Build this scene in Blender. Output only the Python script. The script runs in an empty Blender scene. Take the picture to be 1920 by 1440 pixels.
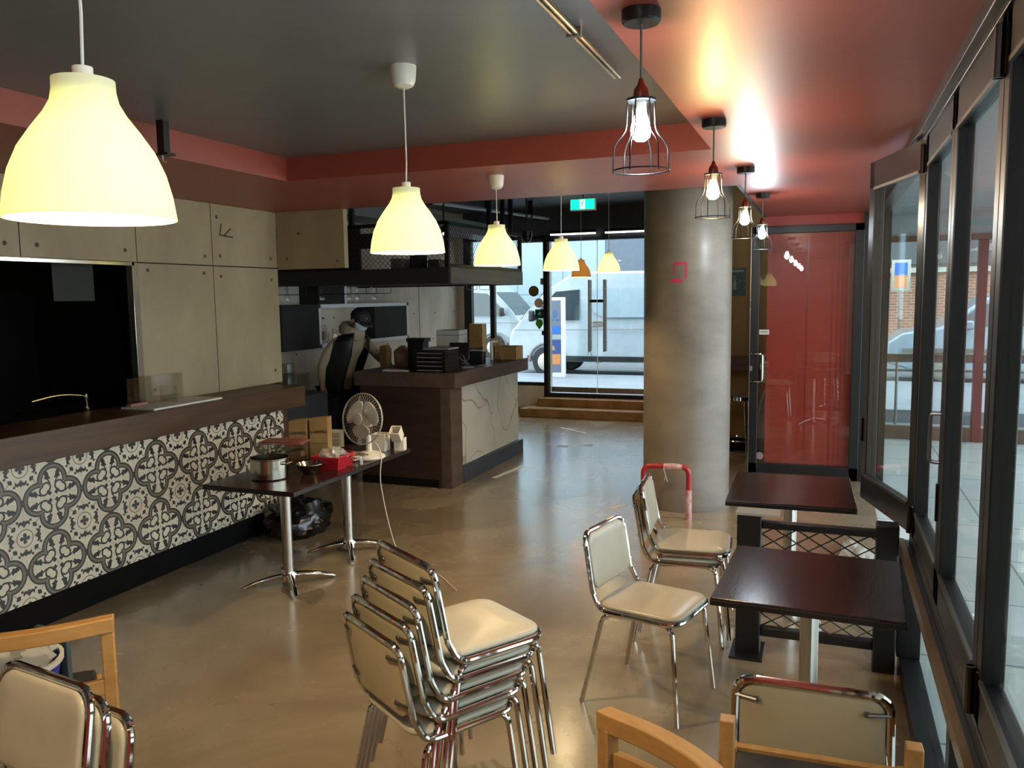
import bpy, bmesh, math, random
from mathutils import Vector, Matrix, noise
from math import sin, cos, pi, radians as R_

random.seed(7)
C = bpy.context.scene.collection
SC = bpy.context.scene

# ------------------------------------------------------------ camera, world, exposure
YAW, PIT, ROL = R_(21.0797), R_(6.0933), R_(-0.7868)
CAM = Vector((0, 0, 1.85))
_f = Vector((-sin(YAW)*cos(PIT), cos(YAW)*cos(PIT), -sin(PIT)))
_r0 = Vector((cos(YAW), sin(YAW), 0)); _u0 = _r0.cross(_f)
_r = _r0*cos(ROL) + _u0*sin(ROL); _u = _r.cross(_f)
cd = bpy.data.cameras.new('camera'); co = bpy.data.objects.new('camera', cd); C.objects.link(co)
cd.sensor_width = 36; cd.lens = 36*1536.84/1920; cd.clip_start = .02; cd.clip_end = 200
co.matrix_world = Matrix(((_r.x, _u.x, -_f.x, CAM.x), (_r.y, _u.y, -_f.y, CAM.y), (_r.z, _u.z, -_f.z, CAM.z), (0, 0, 0, 1)))
SC.camera = co
SC.view_settings.view_transform = 'Standard'; SC.view_settings.look = 'None'
SC.view_settings.gamma = 1; SC.view_settings.use_curve_mapping = False
SC.view_settings.exposure = 0.72
SC.cycles.max_bounces = 8; SC.cycles.transparent_max_bounces = 16
SC.cycles.sample_clamp_indirect = 8.0; SC.cycles.caustics_reflective = False; SC.cycles.caustics_refractive = False
SC.cycles.use_denoising = True
w = bpy.data.worlds.new('sky'); SC.world = w; w.use_nodes = True
bg = w.node_tree.nodes['Background']; bg.inputs[0].default_value = (.80, .92, 1, 1); bg.inputs[1].default_value = 3.2
BELL, CAGE = 1050, 260          # bulb strengths

# ------------------------------------------------------------ materials
def lin(c):
    if isinstance(c, str):
        c = tuple(int(c[i:i+2], 16)/255 for i in (0, 2, 4))
        c = tuple(x/12.92 if x <= .04045 else ((x+.055)/1.055)**2.4 for x in c)
    return (*c, 1)
class X:
    """a socket with arithmetic"""
    def __init__(s, t, k): s.t = t; s.k = k
    def op(s, o, b=None, c=None):
        n = s.t.nodes.new('ShaderNodeMath'); n.operation = o
        for i, v in enumerate((s, b, c)):
            if v is None: continue
            if isinstance(v, X): s.t.links.new(v.k, n.inputs[i])
            else: n.inputs[i].default_value = v
        return X(s.t, n.outputs[0])
    def __add__(s, b): return s.op('ADD', b)
    def __sub__(s, b): return s.op('SUBTRACT', b)
    def __mul__(s, b): return s.op('MULTIPLY', b)
    def __truediv__(s, b): return s.op('DIVIDE', b)
    def lt(s, b): return s.op('LESS_THAN', b)
    def gt(s, b): return s.op('GREATER_THAN', b)
    def mx(s, b): return s.op('MAXIMUM', b)
    def mn(s, b): return s.op('MINIMUM', b)
    def ab(s): return s.op('ABSOLUTE')
    def fr(s): return s.op('FRACT')
def hyp(a, b): return (a*a + b*b).op('SQRT')
def pos(t, kind='Object'):
    tc = t.nodes.new('ShaderNodeTexCoord'); sp = t.nodes.new('ShaderNodeSeparateXYZ')
    t.links.new(tc.outputs[kind], sp.inputs[0])
    return [X(t, o) for o in sp.outputs]
def mixc(t, f, a, b):
    n = t.nodes.new('ShaderNodeMix'); n.data_type = 'RGBA'
    for i, v in ((0, f), (6, a), (7, b)):
        if isinstance(v, X): t.links.new(v.k, n.inputs[i])
        elif hasattr(v, 'is_output'): t.links.new(v, n.inputs[i])
        else: n.inputs[i].default_value = v if i == 0 else lin(v)
    return n.outputs[2]
def noi(t, scale, detail=4, rough=.6, stretch=None, dist=0.0):
    n = t.nodes.new('ShaderNodeTexNoise'); n.inputs['Scale'].default_value = scale
    n.inputs['Detail'].default_value = detail; n.inputs['Roughness'].default_value = rough; n.inputs['Distortion'].default_value = dist
    tc = t.nodes.new('ShaderNodeTexCoord')
    if stretch:
        mp = t.nodes.new('ShaderNodeMapping'); mp.inputs['Scale'].default_value = stretch
        t.links.new(tc.outputs['Object'], mp.inputs[0]); t.links.new(mp.outputs[0], n.inputs['Vector'])
    else: t.links.new(tc.outputs['Object'], n.inputs['Vector'])
    return X(t, n.outputs[0])
def ramp(x, lo, hi):
    n = x.t.nodes.new('ShaderNodeMapRange'); n.inputs[1].default_value = lo; n.inputs[2].default_value = hi
    x.t.links.new(x.k, n.inputs[0]); return X(x.t, n.outputs[0])
def mat(name, col, rough=.5, metal=0, spec=.5, col2=None, scale=6, stretch=None, bump=0, bscale=None, coat=0, emit=None, es=0, alpha=1, trans=0, lohi=(.35, .65), rvar=0, sub=0):
    m = bpy.data.materials.new(name); m.use_nodes = True; t = m.node_tree; b = t.nodes['Principled BSDF']
    b.inputs['Base Color'].default_value = lin(col); b.inputs['Roughness'].default_value = rough
    b.inputs['Metallic'].default_value = metal; b.inputs['Specular IOR Level'].default_value = spec
    b.inputs['Coat Weight'].default_value = coat; b.inputs['Coat Roughness'].default_value = .17 if coat == .9 else .36 if coat == .35 else .03; b.inputs['Alpha'].default_value = alpha
    b.inputs['Transmission Weight'].default_value = trans
    if emit is not None: b.inputs['Emission Color'].default_value = lin(emit); b.inputs['Emission Strength'].default_value = es
    n = noi(t, scale, 5, .6, stretch)
    if col2 is not None: t.links.new(mixc(t, ramp(n, *lohi), col, col2), b.inputs['Base Color'])
    elif es == 0 and metal == 0 and alpha == 1 and trans == 0:      # a faint unevenness of tone
        c = lin(col); t.links.new(mixc(t, ramp(n, .3, .7), tuple(v*.93 for v in c[:3]), tuple(min(1, v*1.05) for v in c[:3])), b.inputs['Base Color'])
    if rvar: t.links.new((ramp(n, .3, .7)*rvar + (rough - rvar/2)).k, b.inputs['Roughness'])
    if bump:
        bn = t.nodes.new('ShaderNodeBump'); bn.inputs['Strength'].default_value = bump; bn.inputs['Distance'].default_value = .01
        t.links.new(noi(t, bscale or scale*3, 4, .6, stretch).k, bn.inputs['Height']); t.links.new(bn.outputs[0], b.inputs['Normal'])
    return m
def glassmat(name, tint=(1, 1, 1), refl=.09, rough=0.0, f=.30):
    m = bpy.data.materials.new(name); m.use_nodes = True; t = m.node_tree; t.nodes.clear()
    o = t.nodes.new('ShaderNodeOutputMaterial'); mx = t.nodes.new('ShaderNodeMixShader'); tr = t.nodes.new('ShaderNodeBsdfTransparent')
    gl = t.nodes.new('ShaderNodeBsdfGlossy'); gl.inputs['Roughness'].default_value = rough; tr.inputs[0].default_value = lin(tint)
    fr = t.nodes.new('ShaderNodeLayerWeight'); fr.inputs['Blend'].default_value = .25
    x = X(t, fr.outputs['Fresnel'])*f + refl*.4
    t.links.new(x.k, mx.inputs[0]); t.links.new(tr.outputs[0], mx.inputs[1]); t.links.new(gl.outputs[0], mx.inputs[2]); t.links.new(mx.outputs[0], o.inputs[0])
    return m

# floor: polished concrete, cloudy, with stained patches
def floor_mat():
    m = mat('polished_concrete', '6e6454', .22, spec=.5, coat=.9); t = m.node_tree; b = t.nodes['Principled BSDF']
    n1 = noi(t, .9, 6, .6, dist=.6); n2 = noi(t, 2.2, 4, .5, dist=.2); n3 = noi(t, .55, 3, .5)
    c = mixc(t, ramp(n1, .38, .62), '766750', '97856a'); c2 = mixc(t, ramp(n2, .2, .9)*.3, c, 'a3967e')
    v = t.nodes.new('ShaderNodeTexVoronoi'); v.inputs['Scale'].default_value = .9; v.feature = 'F1'
    tc = t.nodes.new('ShaderNodeTexCoord'); mp = t.nodes.new('ShaderNodeMapping'); mp.inputs['Scale'].default_value = (1, 1, 1)
    add = t.nodes.new('ShaderNodeVectorMath'); add.operation = 'ADD'
    nt = t.nodes.new('ShaderNodeTexNoise'); nt.inputs['Scale'].default_value = 1.1; nt.inputs['Detail'].default_value = 1.5
    sc_ = t.nodes.new('ShaderNodeVectorMath'); sc_.operation = 'SCALE'; sc_.inputs['Scale'].default_value = .7
    t.links.new(tc.outputs['Object'], nt.inputs['Vector']); t.links.new(nt.outputs['Color'], sc_.inputs[0])
    t.links.new(tc.outputs['Object'], add.inputs[0]); t.links.new(sc_.outputs[0], add.inputs[1]); t.links.new(add.outputs[0], v.inputs['Vector'])
    cellv = t.nodes.new('ShaderNodeSeparateColor'); t.links.new(v.outputs['Color'], cellv.inputs[0])
    patch = X(t, cellv.outputs[0]).gt(.78)*.4
    c3 = mixc(t, patch, c2, '5c4d39')
    t.links.new(c3, b.inputs['Base Color'])
    t.links.new((ramp(n2, .3, .7)*.08 + ramp(n1, .3, .7)*.08 + .18).k, b.inputs['Roughness'])
    bn = t.nodes.new('ShaderNodeBump'); bn.inputs['Strength'].default_value = .05; bn.inputs['Distance'].default_value = .02
    t.links.new(noi(t, 3, 5).k, bn.inputs['Height']); t.links.new(bn.outputs[0], b.inputs['Normal'])
    return m
# encaustic tile: lattice of ringed quatrefoils, crosses in circles between them (object Y, Z in metres)
def tile_mat():
    m = mat('encaustic_tile', 'd8cfb8', .35); t = m.node_tree; b = t.nodes['Principled BSDF']
    _, y, z = pos(t)
    u = (y - 3.39)/.395; v = (z - .342)/.395
    a = ((u + .5).fr() - .5).ab(); c = ((v + .5).fr() - .5).ab()
    p = a.mx(c); q = a.mn(c)
    d = hyp(p - .245, q) - .238                      # quatrefoil boundary (negative inside)
    inner = hyp(p, q).lt(.27)                        # the middle, between lobes
    inside = d.lt(0).mx(inner*hyp(p - .13, q - .13).lt(.12))
    band = d.gt(-.052)*d.lt(-.010)
    line = (d.ab().lt(.013)).mx((d + .062).ab().lt(.010))
    notin = hyp(p, q).gt(.262)
    band = band*notin; line = line*notin
    # inner scrolls
    ring = (hyp(p - .150, q - .105) - .066).ab().lt(.014)
    cen = (((p - .055).ab() + (q - .055).ab()).lt(.040)).mx((p.lt(.025)*q.lt(.004)))
    def leaf(cx, cy, ang, ln, wd):
        dx, dy = p - cx, q - cy; ca, sa = cos(ang), sin(ang)
        e1 = (dx*ca + dy*sa)/ln; e2 = (dy*ca - dx*sa)/wd
        return (e1*e1 + e2*e2).lt(1)
    lv = leaf(.335, .092, .35, .064, .034).mx(leaf(.285, .082, 1.4, .052, .024)).mx(leaf(.235, .062, .6, .050, .011))
    # body-centre motif
    e, g = p*-1 + .5, q*-1 + .5
    hh, ll = e.mx(g), e.mn(g)                        # ll<=hh
    rb = hyp(e, g)
    circ = (rb - .125).ab().lt(.007)
    plus = (ll.lt(.020)*hh.lt(.064)).mx(hyp(hh - .048, ll).lt(.029))
    heart = hyp(e - .165, g - .165).lt(.032).mx(hyp(e - .150, g - .185).lt(.018)).mx(hyp(e - .185, g - .150).lt(.018)).mx((e - g).ab().lt(.006)*rb.gt(.23)*rb.lt(.34))
    tul = (hyp(hh - .205, ll - .052).lt(.042)*hyp(hh - .178, ll - .052).gt(.024)).mx(ll.lt(.014)*hh.gt(.16)*hh.lt(.23)).mx(hyp(hh - .245, ll - .105).lt(.020)).mx(hyp(hh - .235, ll).lt(.022))
    corner = ((hh - .475).ab() + (ll - 0.0).ab()).lt(.03)
    out = d.gt(.012)*hyp(p, q).gt(.25)
    dark = (inside*(ring.mx(cen).mx(lv))).mx(line).mx(out*(plus.mx(heart).mx(tul).mx(corner)))
    grey = band.mx(out*circ)
    n = noi(t, 18, 5)
    base = mixc(t, ramp(n, .3, .7), 'cfc6ae', 'e0d8c2')
    c1 = mixc(t, grey, base, '6e6553'); c2 = mixc(t, dark, c1, '1e1812')
    gy = ((y - 3.39)/.1975 + .0).fr(); gz = ((z - .342)/.1975).fr()
    gr = ((gy - .5).ab().gt(.494)).mx((gz - .5).ab().gt(.494))
    c3 = mixc(t, gr*.35, c2, '8a8270')
    t.links.new(c3, b.inputs['Base Color'])
    return m
# brushed expanse of dark wood laminate
def wood(name, a, b_, sc=(1, 1, 12), rough=.4, s=3):
    return mat(name, a, rough, col2=b_, scale=s, stretch=sc, lohi=(.3, .7), bump=.05, spec=.4)
M = {}
M['floor'] = floor_mat(); M['tile'] = tile_mat()
M['black_ceil'] = mat('hazed_black_paint', '6b6c6d', .36, bump=.06, bscale=1.5, spec=.5)  # black ceiling lifted to grey, lens haze put into the colour
M['dark_ceil'] = mat('charcoal_paint', '41474c', .5)
M['red_ceil'] = mat('red_gloss_paint', '93402f', .50, spec=.7, coat=.35, bump=.03, bscale=2)
M['red_wall'] = mat('red_paint', 'a33222', .4)
M['conc'] = mat('concrete_panel', 'a49474', .6, col2='8c7c5e', scale=2.2, stretch=(1, 1, .6), bump=.05, bscale=14, lohi=(.3, .75))
M['conc2'] = mat('plywood_wall', 'd2cab9', .6, col2='bdb3a1', scale=2.5, stretch=(1, 1, .5))
M['colm'] = mat('bare_concrete', '7c7263', .45, col2='62594c', scale=1.6, stretch=(1, 1, 2.2), bump=.08, bscale=8, lohi=(.3, .7), rvar=.2)
M['seam'] = mat('shadow_gap', '1a1713', .8)
M['hole'] = mat('tie_hole', '4a4030', .8)
M['kick'] = mat('black_skirting', '0c0b0a', .9, spec=.15)
M['band'] = wood('walnut_laminate', '5e4329', '422c1a', (4, .5, 6), .42)
M['barw'] = wood('dark_walnut', '3d2c25', '2b1e1a', (.6, 1, 5), .38)
M['barw2'] = wood('walnut_edge', '5a4a40', '46382f', (4, .6, 4), .35)
M['marble'] = None
M['alu'] = mat('brushed_aluminium', 'b9b4aa', .3, 1, rvar=.1)
M['alud'] = mat('satin_aluminium', '8d8a84', .35, 1)
M['chrome'] = mat('chrome', 'd6d2ca', .07, 1)
M['steel'] = mat('stainless_steel', 'b8b0a0', .16, 1)
M['blackmet'] = mat('black_powdercoat', '0e1011', .38, spec=.5)
M['bronze'] = mat('dark_bronze_anodised', '3a332d', .28, .8)
M['blackpl'] = mat('black_plastic', '121315', .35)
M['greypl'] = mat('grey_plastic', '6d6b66', .4)
M['whitepl'] = mat('white_plastic', 'd5cfc0', .35)
M['vinyl'] = mat('cream_vinyl', 'c4baa4', .28, bump=.03, bscale=60, spec=.5)
M['vinylback'] = mat('cream_backing', 'bdb08e', .4)
M['beech'] = wood('beech_wood', 'b5894f', 'a27540', (9, 2, 9), .45, 4)
M['tabletop'] = wood('espresso_veneer', '35231f', '261714', (6, 1.2, 1), .17, 4)
M['blackedge'] = mat('black_edge', '100c0b', .4)
M['red'] = mat('red_enamel', '9c1f20', .35)
M['redpl'] = mat('red_plastic', 'b5202a', .35)
M['paper'] = mat('white_paper', 'dcd8cc', .7)
M['card'] = mat('cardboard', 'a68554', .75, col2='957545', scale=8)
M['kraft'] = mat('kraft_board', '8a6f4d', .7)
M['china'] = mat('white_china', 'd8d0bc', .2)
M['glass'] = glassmat('window_glass', (.97, 1, .99), .10)
M['clear'] = glassmat('clear_plastic', (.93, .93, .9), .22, .05)
M['film'] = mat('plastic_film', 'b9b5a8', .3, alpha=.62)
M['redfilm'] = mat('tinted_red_plastic', 'a8605a', .25, alpha=.6)
M['white'] = mat('white_lacquer', 'e2e6ec', .4)
M['ply'] = mat('dark_box', '1e1b18', .75)
M['yellow'] = mat('ochre_wall', '8f6d35', .5)
M['green'] = mat('exit_green', '00a070', .4, emit='10e0a0', es=1.4)
M['exitw'] = mat('exit_white', 'e0fff5', .4, emit='d0fff0', es=1.6)
M['exitd'] = mat('exit_figure', '1f7a62', .4, emit='1f7a62', es=.4)
M['tube'] = mat('fluorescent_tube', 'ffffff', .4, emit=(.9, .95, 1), es=2.2)
M['skin'] = mat('skin', 'b58a70', .5)
M['hood'] = mat('beige_fleece', 'a3947c', .9, bump=.2, bscale=60)
M['vest'] = mat('black_padded_vest', '14181b', .55)
M['trous'] = mat('dark_trousers', '151d20', .8)
M['mask'] = mat('mask_blue_white', 'b9c6cc', .7)
M['cap'] = mat('black_cap', '15161a', .7)
M['vanw'] = mat('white_car_paint', '98a4ac', .25, coat=.6)
M['silver'] = mat('silver_car_paint', '8b9cab', .25, .2, coat=.6)
M['carglass'] = mat('car_window', '2a363c', .08, spec=.8)
M['tyre'] = mat('tyre_rubber', '2b2d30', .8)
M['asphalt'] = mat('asphalt', '6b7074', .8, col2='5d6266')
M['pave'] = mat('pale_paving', '828890', .6, col2='757c84', scale=2)
M['bark'] = mat('tree_bark', '7d7a72', .9, col2='b8b8b4', scale=9, bump=.5)
M['brick'] = None
M['arctile'] = None
M['bag'] = mat('black_bin_bag', '0b0c0d', .22, spec=.6)
M['blue'] = mat('blue_plastic', '2441a8', .4)
M['poster'] = mat('chalk_poster', '3b4a47', .8, col2='5a6a64', scale=30)
M['tape'] = mat('white_tape', 'c7c6bd', .5)
M['pinktape'] = mat('pink_marker', 'b3304a', .6)
M['brown'] = mat('brown_frame', '5a4436', .4)
M['stepw'] = mat('ochre_step', '8c6b40', .4, col2='735532')
M['rust'] = mat('red_brown_post', '5f2e29', .4)
M['cream'] = mat('cream_shade', 'f2e6b0', .4)
M['copper'] = mat('copper_cap', '8a4b3a', .3, .9)

def marble_mat():
    m = mat('white_marble', 'b7b2a3', .22); t = m.node_tree; b = t.nodes['Principled BSDF']
    n = noi(t, .9, 2, .45, dist=.5); n2 = noi(t, .7, 3, .5, dist=.3)
    v = (n - .5).ab().lt(.0028).mx((n2 - .47).ab().lt(.0022))
    c = mixc(t, ramp(noi(t, 1.5, 3), .3, .7), 'aeaa9c', 'c2beb0')
    t.links.new(mixc(t, v*.6, c, '7a6f5c'), b.inputs['Base Color']); return m
M['marble'] = marble_mat()
def brick_mat(name, a, b_, mort, sc, rough=.7, squash=None, off=.5, w_=.5, h_=.25, ms=.02, plane='xz'):
    m = mat(name, a, rough); t = m.node_tree; b = t.nodes['Principled BSDF']
    x, y, z = pos(t); cb = t.nodes.new('ShaderNodeCombineXYZ')
    s1, s2 = {'xz': (x, z), 'xy': (x, y), 'yz': (y, z)}[plane]
    t.links.new(s1.k, cb.inputs[0]); t.links.new(s2.k, cb.inputs[1])
    k = t.nodes.new('ShaderNodeTexBrick'); k.offset = off; k.inputs['Scale'].default_value = sc; k.inputs['Mortar Size'].default_value = ms
    k.inputs['Brick Width'].default_value = w_; k.inputs['Row Height'].default_value = h_
    for i, c in (('Color1', a), ('Color2', b_), ('Mortar', mort)): k.inputs[i].default_value = lin(c)
    t.links.new(cb.outputs[0], k.inputs['Vector']); t.links.new(k.outputs[0], b.inputs['Base Color']); return m
M['brick'] = brick_mat('orange_brick', 'b07a62', 'a06c56', 'b8a898', 1, w_=.24, h_=.08, ms=.01)
M['arctile'] = brick_mat('pale_floor_tile', 'c0cac8', 'b9c4c2', '7c8583', 1, .25, off=0, w_=1.2, h_=.9, ms=.008, plane='xy')
M['shutter'] = brick_mat('roller_shutter', '66707e', '606a78', '8591a0', 1, off=0, w_=20, h_=.12, ms=.02)
M['cladding'] = brick_mat('pale_cladding', '95a6ae', '90a1a9', '6f828c', 1, off=0, w_=1.6, h_=1.9, ms=.02)
def bellmat(name, col, tcol, ecol, es):
    m = bpy.data.materials.new(name); m.use_nodes = True; t = m.node_tree; t.nodes.clear()
    o = t.nodes.new('ShaderNodeOutputMaterial'); d = t.nodes.new('ShaderNodeBsdfDiffuse'); tr = t.nodes.new('ShaderNodeBsdfTranslucent')
    e = t.nodes.new('ShaderNodeEmission'); mx = t.nodes.new('ShaderNodeMixShader'); ad = t.nodes.new('ShaderNodeAddShader')
    d.inputs[0].default_value = lin(col); tr.inputs[0].default_value = lin(tcol); e.inputs[0].default_value = lin(ecol); e.inputs[1].default_value = es
    mx.inputs[0].default_value = .5
    t.links.new(d.outputs[0], mx.inputs[1]); t.links.new(tr.outputs[0], mx.inputs[2]); t.links.new(mx.outputs[0], ad.inputs[0]); t.links.new(e.outputs[0], ad.inputs[1]); t.links.new(ad.outputs[0], o.inputs[0])
    return m
M['shade'] = bellmat('glowing_cream_shade', (.8, .76, .6), (.52, .58, .40), (1, .9, .45), .12)
M['shadeo'] = bellmat('glowing_amber_shade', (.8, .5, .2), (.14, .07, .014), (1, .5, .1), .15)
def emis(name, col, s):
    m = bpy.data.materials.new(name); m.use_nodes = True; t = m.node_tree; t.nodes.clear()
    o = t.nodes.new('ShaderNodeOutputMaterial'); e = t.nodes.new('ShaderNodeEmission'); e.inputs[0].default_value = (*col, 1); e.inputs[1].default_value = s
    t.links.new(e.outputs[0], o.inputs[0]); return m
M['bulbwarm'] = emis('warm_bulb', (1, .76, .44), BELL)
M['bulbcool'] = emis('cool_bulb', (.78, .90, 1), CAGE)
M['bulbamber'] = emis('amber_bulb', (1, .62, .25), CAGE*.9)
M['bulbsoft'] = emis('soft_bulb', (1, .85, .62), CAGE)

# ------------------------------------------------------------ mesh builder
class MB:
    def __init__(s): s.bm = bmesh.new(); s.mi = 0
    def _mark(s, fs):
        for f in fs: f.material_index = s.mi
    def box(s, x0, x1, y0, y1, z0, z1, rot=None, piv=(0, 0, 0)):
        vs = [s.bm.verts.new((x, y, z)) for z in (z0, z1) for y in (y0, y1) for x in (x0, x1)]
        if rot is not None:
            for v in vs: v.co = rot @ (v.co - Vector(piv)) + Vector(piv)
        fs = [s.bm.faces.new([vs[i] for i in q]) for q in ((0, 2, 3, 1), (4, 5, 7, 6), (0, 1, 5, 4), (2, 6, 7, 3), (0, 4, 6, 2), (1, 3, 7, 5))]
        s._mark(fs); return vs
    def tube(s, pts, r, n=8, closed=False, caps=True, flat=None):
        pts = [Vector(p) for p in pts]; k = len(pts); rings = []; up = None
        for i, p in enumerate(pts):
            a = pts[(i-1) % k] if (closed or i > 0) else p; b = pts[(i+1) % k] if (closed or i < k-1) else p
            d = (b - a).normalized()
            if up is None:
                up = Vector((0, 0, 1)) if abs(d.z) < .9 else Vector((1, 0, 0))
            sd = d.cross(up)
            if sd.length < 1e-6: sd = d.orthogonal()
            sd.normalize(); up = sd.cross(d).normalized()
            rr = r[i] if isinstance(r, (list, tuple)) else r
            fl = flat or 1
            rings.append([s.bm.verts.new(p + sd*rr*cos(2*pi*j/n) + up*rr*fl*sin(2*pi*j/n)) for j in range(n)])
        fs = []
        for i in range(k if closed else k-1):
            A, B = rings[i], rings[(i+1) % k]
            off = 0
            if closed and i == k-1:      # untwist
                off = min(range(n), key=lambda o: (A[0].co - B[o].co).length)
            for j in range(n): fs.append(s.bm.faces.new((A[j], A[(j+1) % n], B[(j+1+off) % n], B[(j+off) % n])))
        if caps and not closed:
            fs.append(s.bm.faces.new(rings[0][::-1])); fs.append(s.bm.faces.new(rings[-1]))
        s._mark(fs); return s
    def cyl(s, a, b, r, n=16, r2=None): s.tube([a, b], [r, r if r2 is None else r2], n); return s
    def lathe(s, prof, c=(0, 0, 0), n=28, rot=None, close=False):
        rings = []; c = Vector(c)
        for (r, z) in prof:
            if r < 1e-6: rings.append([s.bm.verts.new((0, 0, z))])
            else: rings.append([s.bm.verts.new((r*cos(2*pi*j/n), r*sin(2*pi*j/n), z)) for j in range(n)])
        fs = []; L = len(rings)
        for i in range(L if close else L-1):
            A, B = rings[i], rings[(i+1) % L]
            for j in range(n):
                if len(A) == 1 and len(B) == 1: continue
                if len(A) == 1: fs.append(s.bm.faces.new((A[0], B[(j+1) % n], B[j])))
                elif len(B) == 1: fs.append(s.bm.faces.new((A[j], A[(j+1) % n], B[0])))
                else: fs.append(s.bm.faces.new((A[j], A[(j+1) % n], B[(j+1) % n], B[j])))
        for rg in rings:
            for v in rg: v.co = (rot @ v.co if rot is not None else v.co) + c
        s._mark(fs); return s
    def ball(s, c, r, n=12, sz=(1, 1, 1), rot=None):
        k = max(4, n//2)
        prof = [(r*sin(pi*i/k), -r*cos(pi*i/k)) for i in range(k+1)]; prof[0] = (0, -r); prof[-1] = (0, r)
        m = Matrix.Diagonal(sz); m = (rot @ m) if rot is not None else m
        return s.lathe(prof, c, n, m)
    def prism(s, poly, axis, a, b):
        f = {'x': lambda p, t: (t, p[0], p[1]), 'y': lambda p, t: (p[0], t, p[1]), 'z': lambda p, t: (p[0], p[1], t)}[axis]
        A = [s.bm.verts.new(f(p, a)) for p in poly]; B = [s.bm.verts.new(f(p, b)) for p in poly]; n = len(poly)
        fs = [s.bm.faces.new(A[::-1]), s.bm.faces.new(B)] + [s.bm.faces.new((A[i], A[(i+1) % n], B[(i+1) % n], B[i])) for i in range(n)]
        s._mark(fs); return s
    def build(s, name, mats, parent=None, bevel=0, seg=2, smooth=True, ang=35, loc=None):
        bmesh.ops.recalc_face_normals(s.bm, faces=s.bm.faces)
        me = bpy.data.meshes.new(name)
        if loc is not None:
            for v in s.bm.verts: v.co -= Vector(loc)
        s.bm.to_mesh(me); s.bm.free()
        for m in (mats if isinstance(mats, (list, tuple)) else [mats]): me.materials.append(M[m] if isinstance(m, str) else m)
        if smooth:
            me.polygons.foreach_set('use_smooth', [True]*len(me.polygons)); me.set_sharp_from_angle(angle=R_(ang))
        o = bpy.data.objects.new(name, me); C.objects.link(o)
        if loc is not None: o.location = loc
        if parent is not None: o.parent = parent
        if bevel:
            b = o.modifiers.new('bevel', 'BEVEL'); b.width = bevel; b.segments = seg; b.limit_method = 'ANGLE'; b.angle_limit = R_(40)
        return o
def tag(o, label=None, cat=None, group=None, kind=None):
    if label: o['label'] = label
    if cat: o['category'] = cat
    if group: o['group'] = group
    if kind: o['kind'] = kind
    return o
def thing(name, label, cat, loc=(0, 0, 0), rz=0, group=None, rot=None):
    o = bpy.data.objects.new(name, None); C.objects.link(o); o.empty_display_size = .1
    o.location = loc; o.rotation_euler = rot or (0, 0, rz); return tag(o, label, cat, group)
def struct(o, label=None):
    o['kind'] = 'structure'
    if label: o['label'] = label
    return o
def copy_tree(o, parent=None):
    c = o.copy(); C.objects.link(c); c.parent = parent
    for ch in [x for x in bpy.data.objects if x.parent == o]: copy_tree(ch, c)
    return c
def dup(o, loc, rz, label, group=None):
    c = copy_tree(o); c.location = loc; c.rotation_euler = (0, 0, rz) if not isinstance(rz, (tuple, list)) else rz
    c['label'] = label
    if group: c['group'] = group
    return c
def boxo(name, m, x0, x1, y0, y1, z0, z1, parent=None, bevel=0):
    b = MB(); b.box(x0, x1, y0, y1, z0, z1); return b.build(name, m, parent, bevel, smooth=False)
def fillet(pts, r, n=5, closed=True):
    pts = [Vector(p) for p in pts]; out = []; k = len(pts)
    for i, p in enumerate(pts):
        if not closed and i in (0, k-1): out.append(p); continue
        a, b = pts[(i-1) % k], pts[(i+1) % k]; da, db = a-p, b-p
        rr = min(r[i] if isinstance(r, (list, tuple)) else r, da.length*.49, db.length*.49)
        if rr < 1e-4: out.append(p); continue
        s_, e = p + da.normalized()*rr, p + db.normalized()*rr
        for j in range(n+1):
            t = j/n; out.append(s_*(1-t)**2 + p*2*t*(1-t) + e*t*t)
    return out
def text(name, body, m, size, mtx, parent=None, ext=.0006, align='CENTER'):
    cu = bpy.data.curves.new(name, 'FONT'); cu.body = body; cu.size = size; cu.extrude = ext; cu.align_x = align; cu.align_y = 'CENTER'
    tmp = bpy.data.objects.new('tmp', cu); C.objects.link(tmp)
    dg = bpy.context.evaluated_depsgraph_get(); me = bpy.data.meshes.new_from_object(tmp.evaluated_get(dg))
    bpy.data.objects.remove(tmp); me.materials.append(M[m]); me.name = name
    o = bpy.data.objects.new(name, me); C.objects.link(o)
    if parent is not None: o.parent = parent
    o.matrix_local = mtx; return o
def frame(o, xa, ya):      # matrix with local x -> xa, local y -> ya
    xa, ya = Vector(xa).normalized(), Vector(ya).normalized(); za = xa.cross(ya)
    return Matrix(((xa.x, ya.x, za.x, o[0]), (xa.y, ya.y, za.y, o[1]), (xa.z, ya.z, za.z, o[2]), (0, 0, 0, 1)))


def sticker_mat(name, col):
    c = lin(col)[:3]; return bellmat(name, c, tuple(x*1.0 for x in c), (0, 0, 0), 0)
# ============================================================ STRUCTURE
b = MB(); b.box(-9, .42, -2.6, 12.55, -.12, 0); struct(b.build('floor', 'floor', smooth=False))
b = MB(); b.box(.42, 6.0, -2.6, 11.35, -.12, 0); struct(b.build('floor_arcade', 'arctile', smooth=False))
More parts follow.
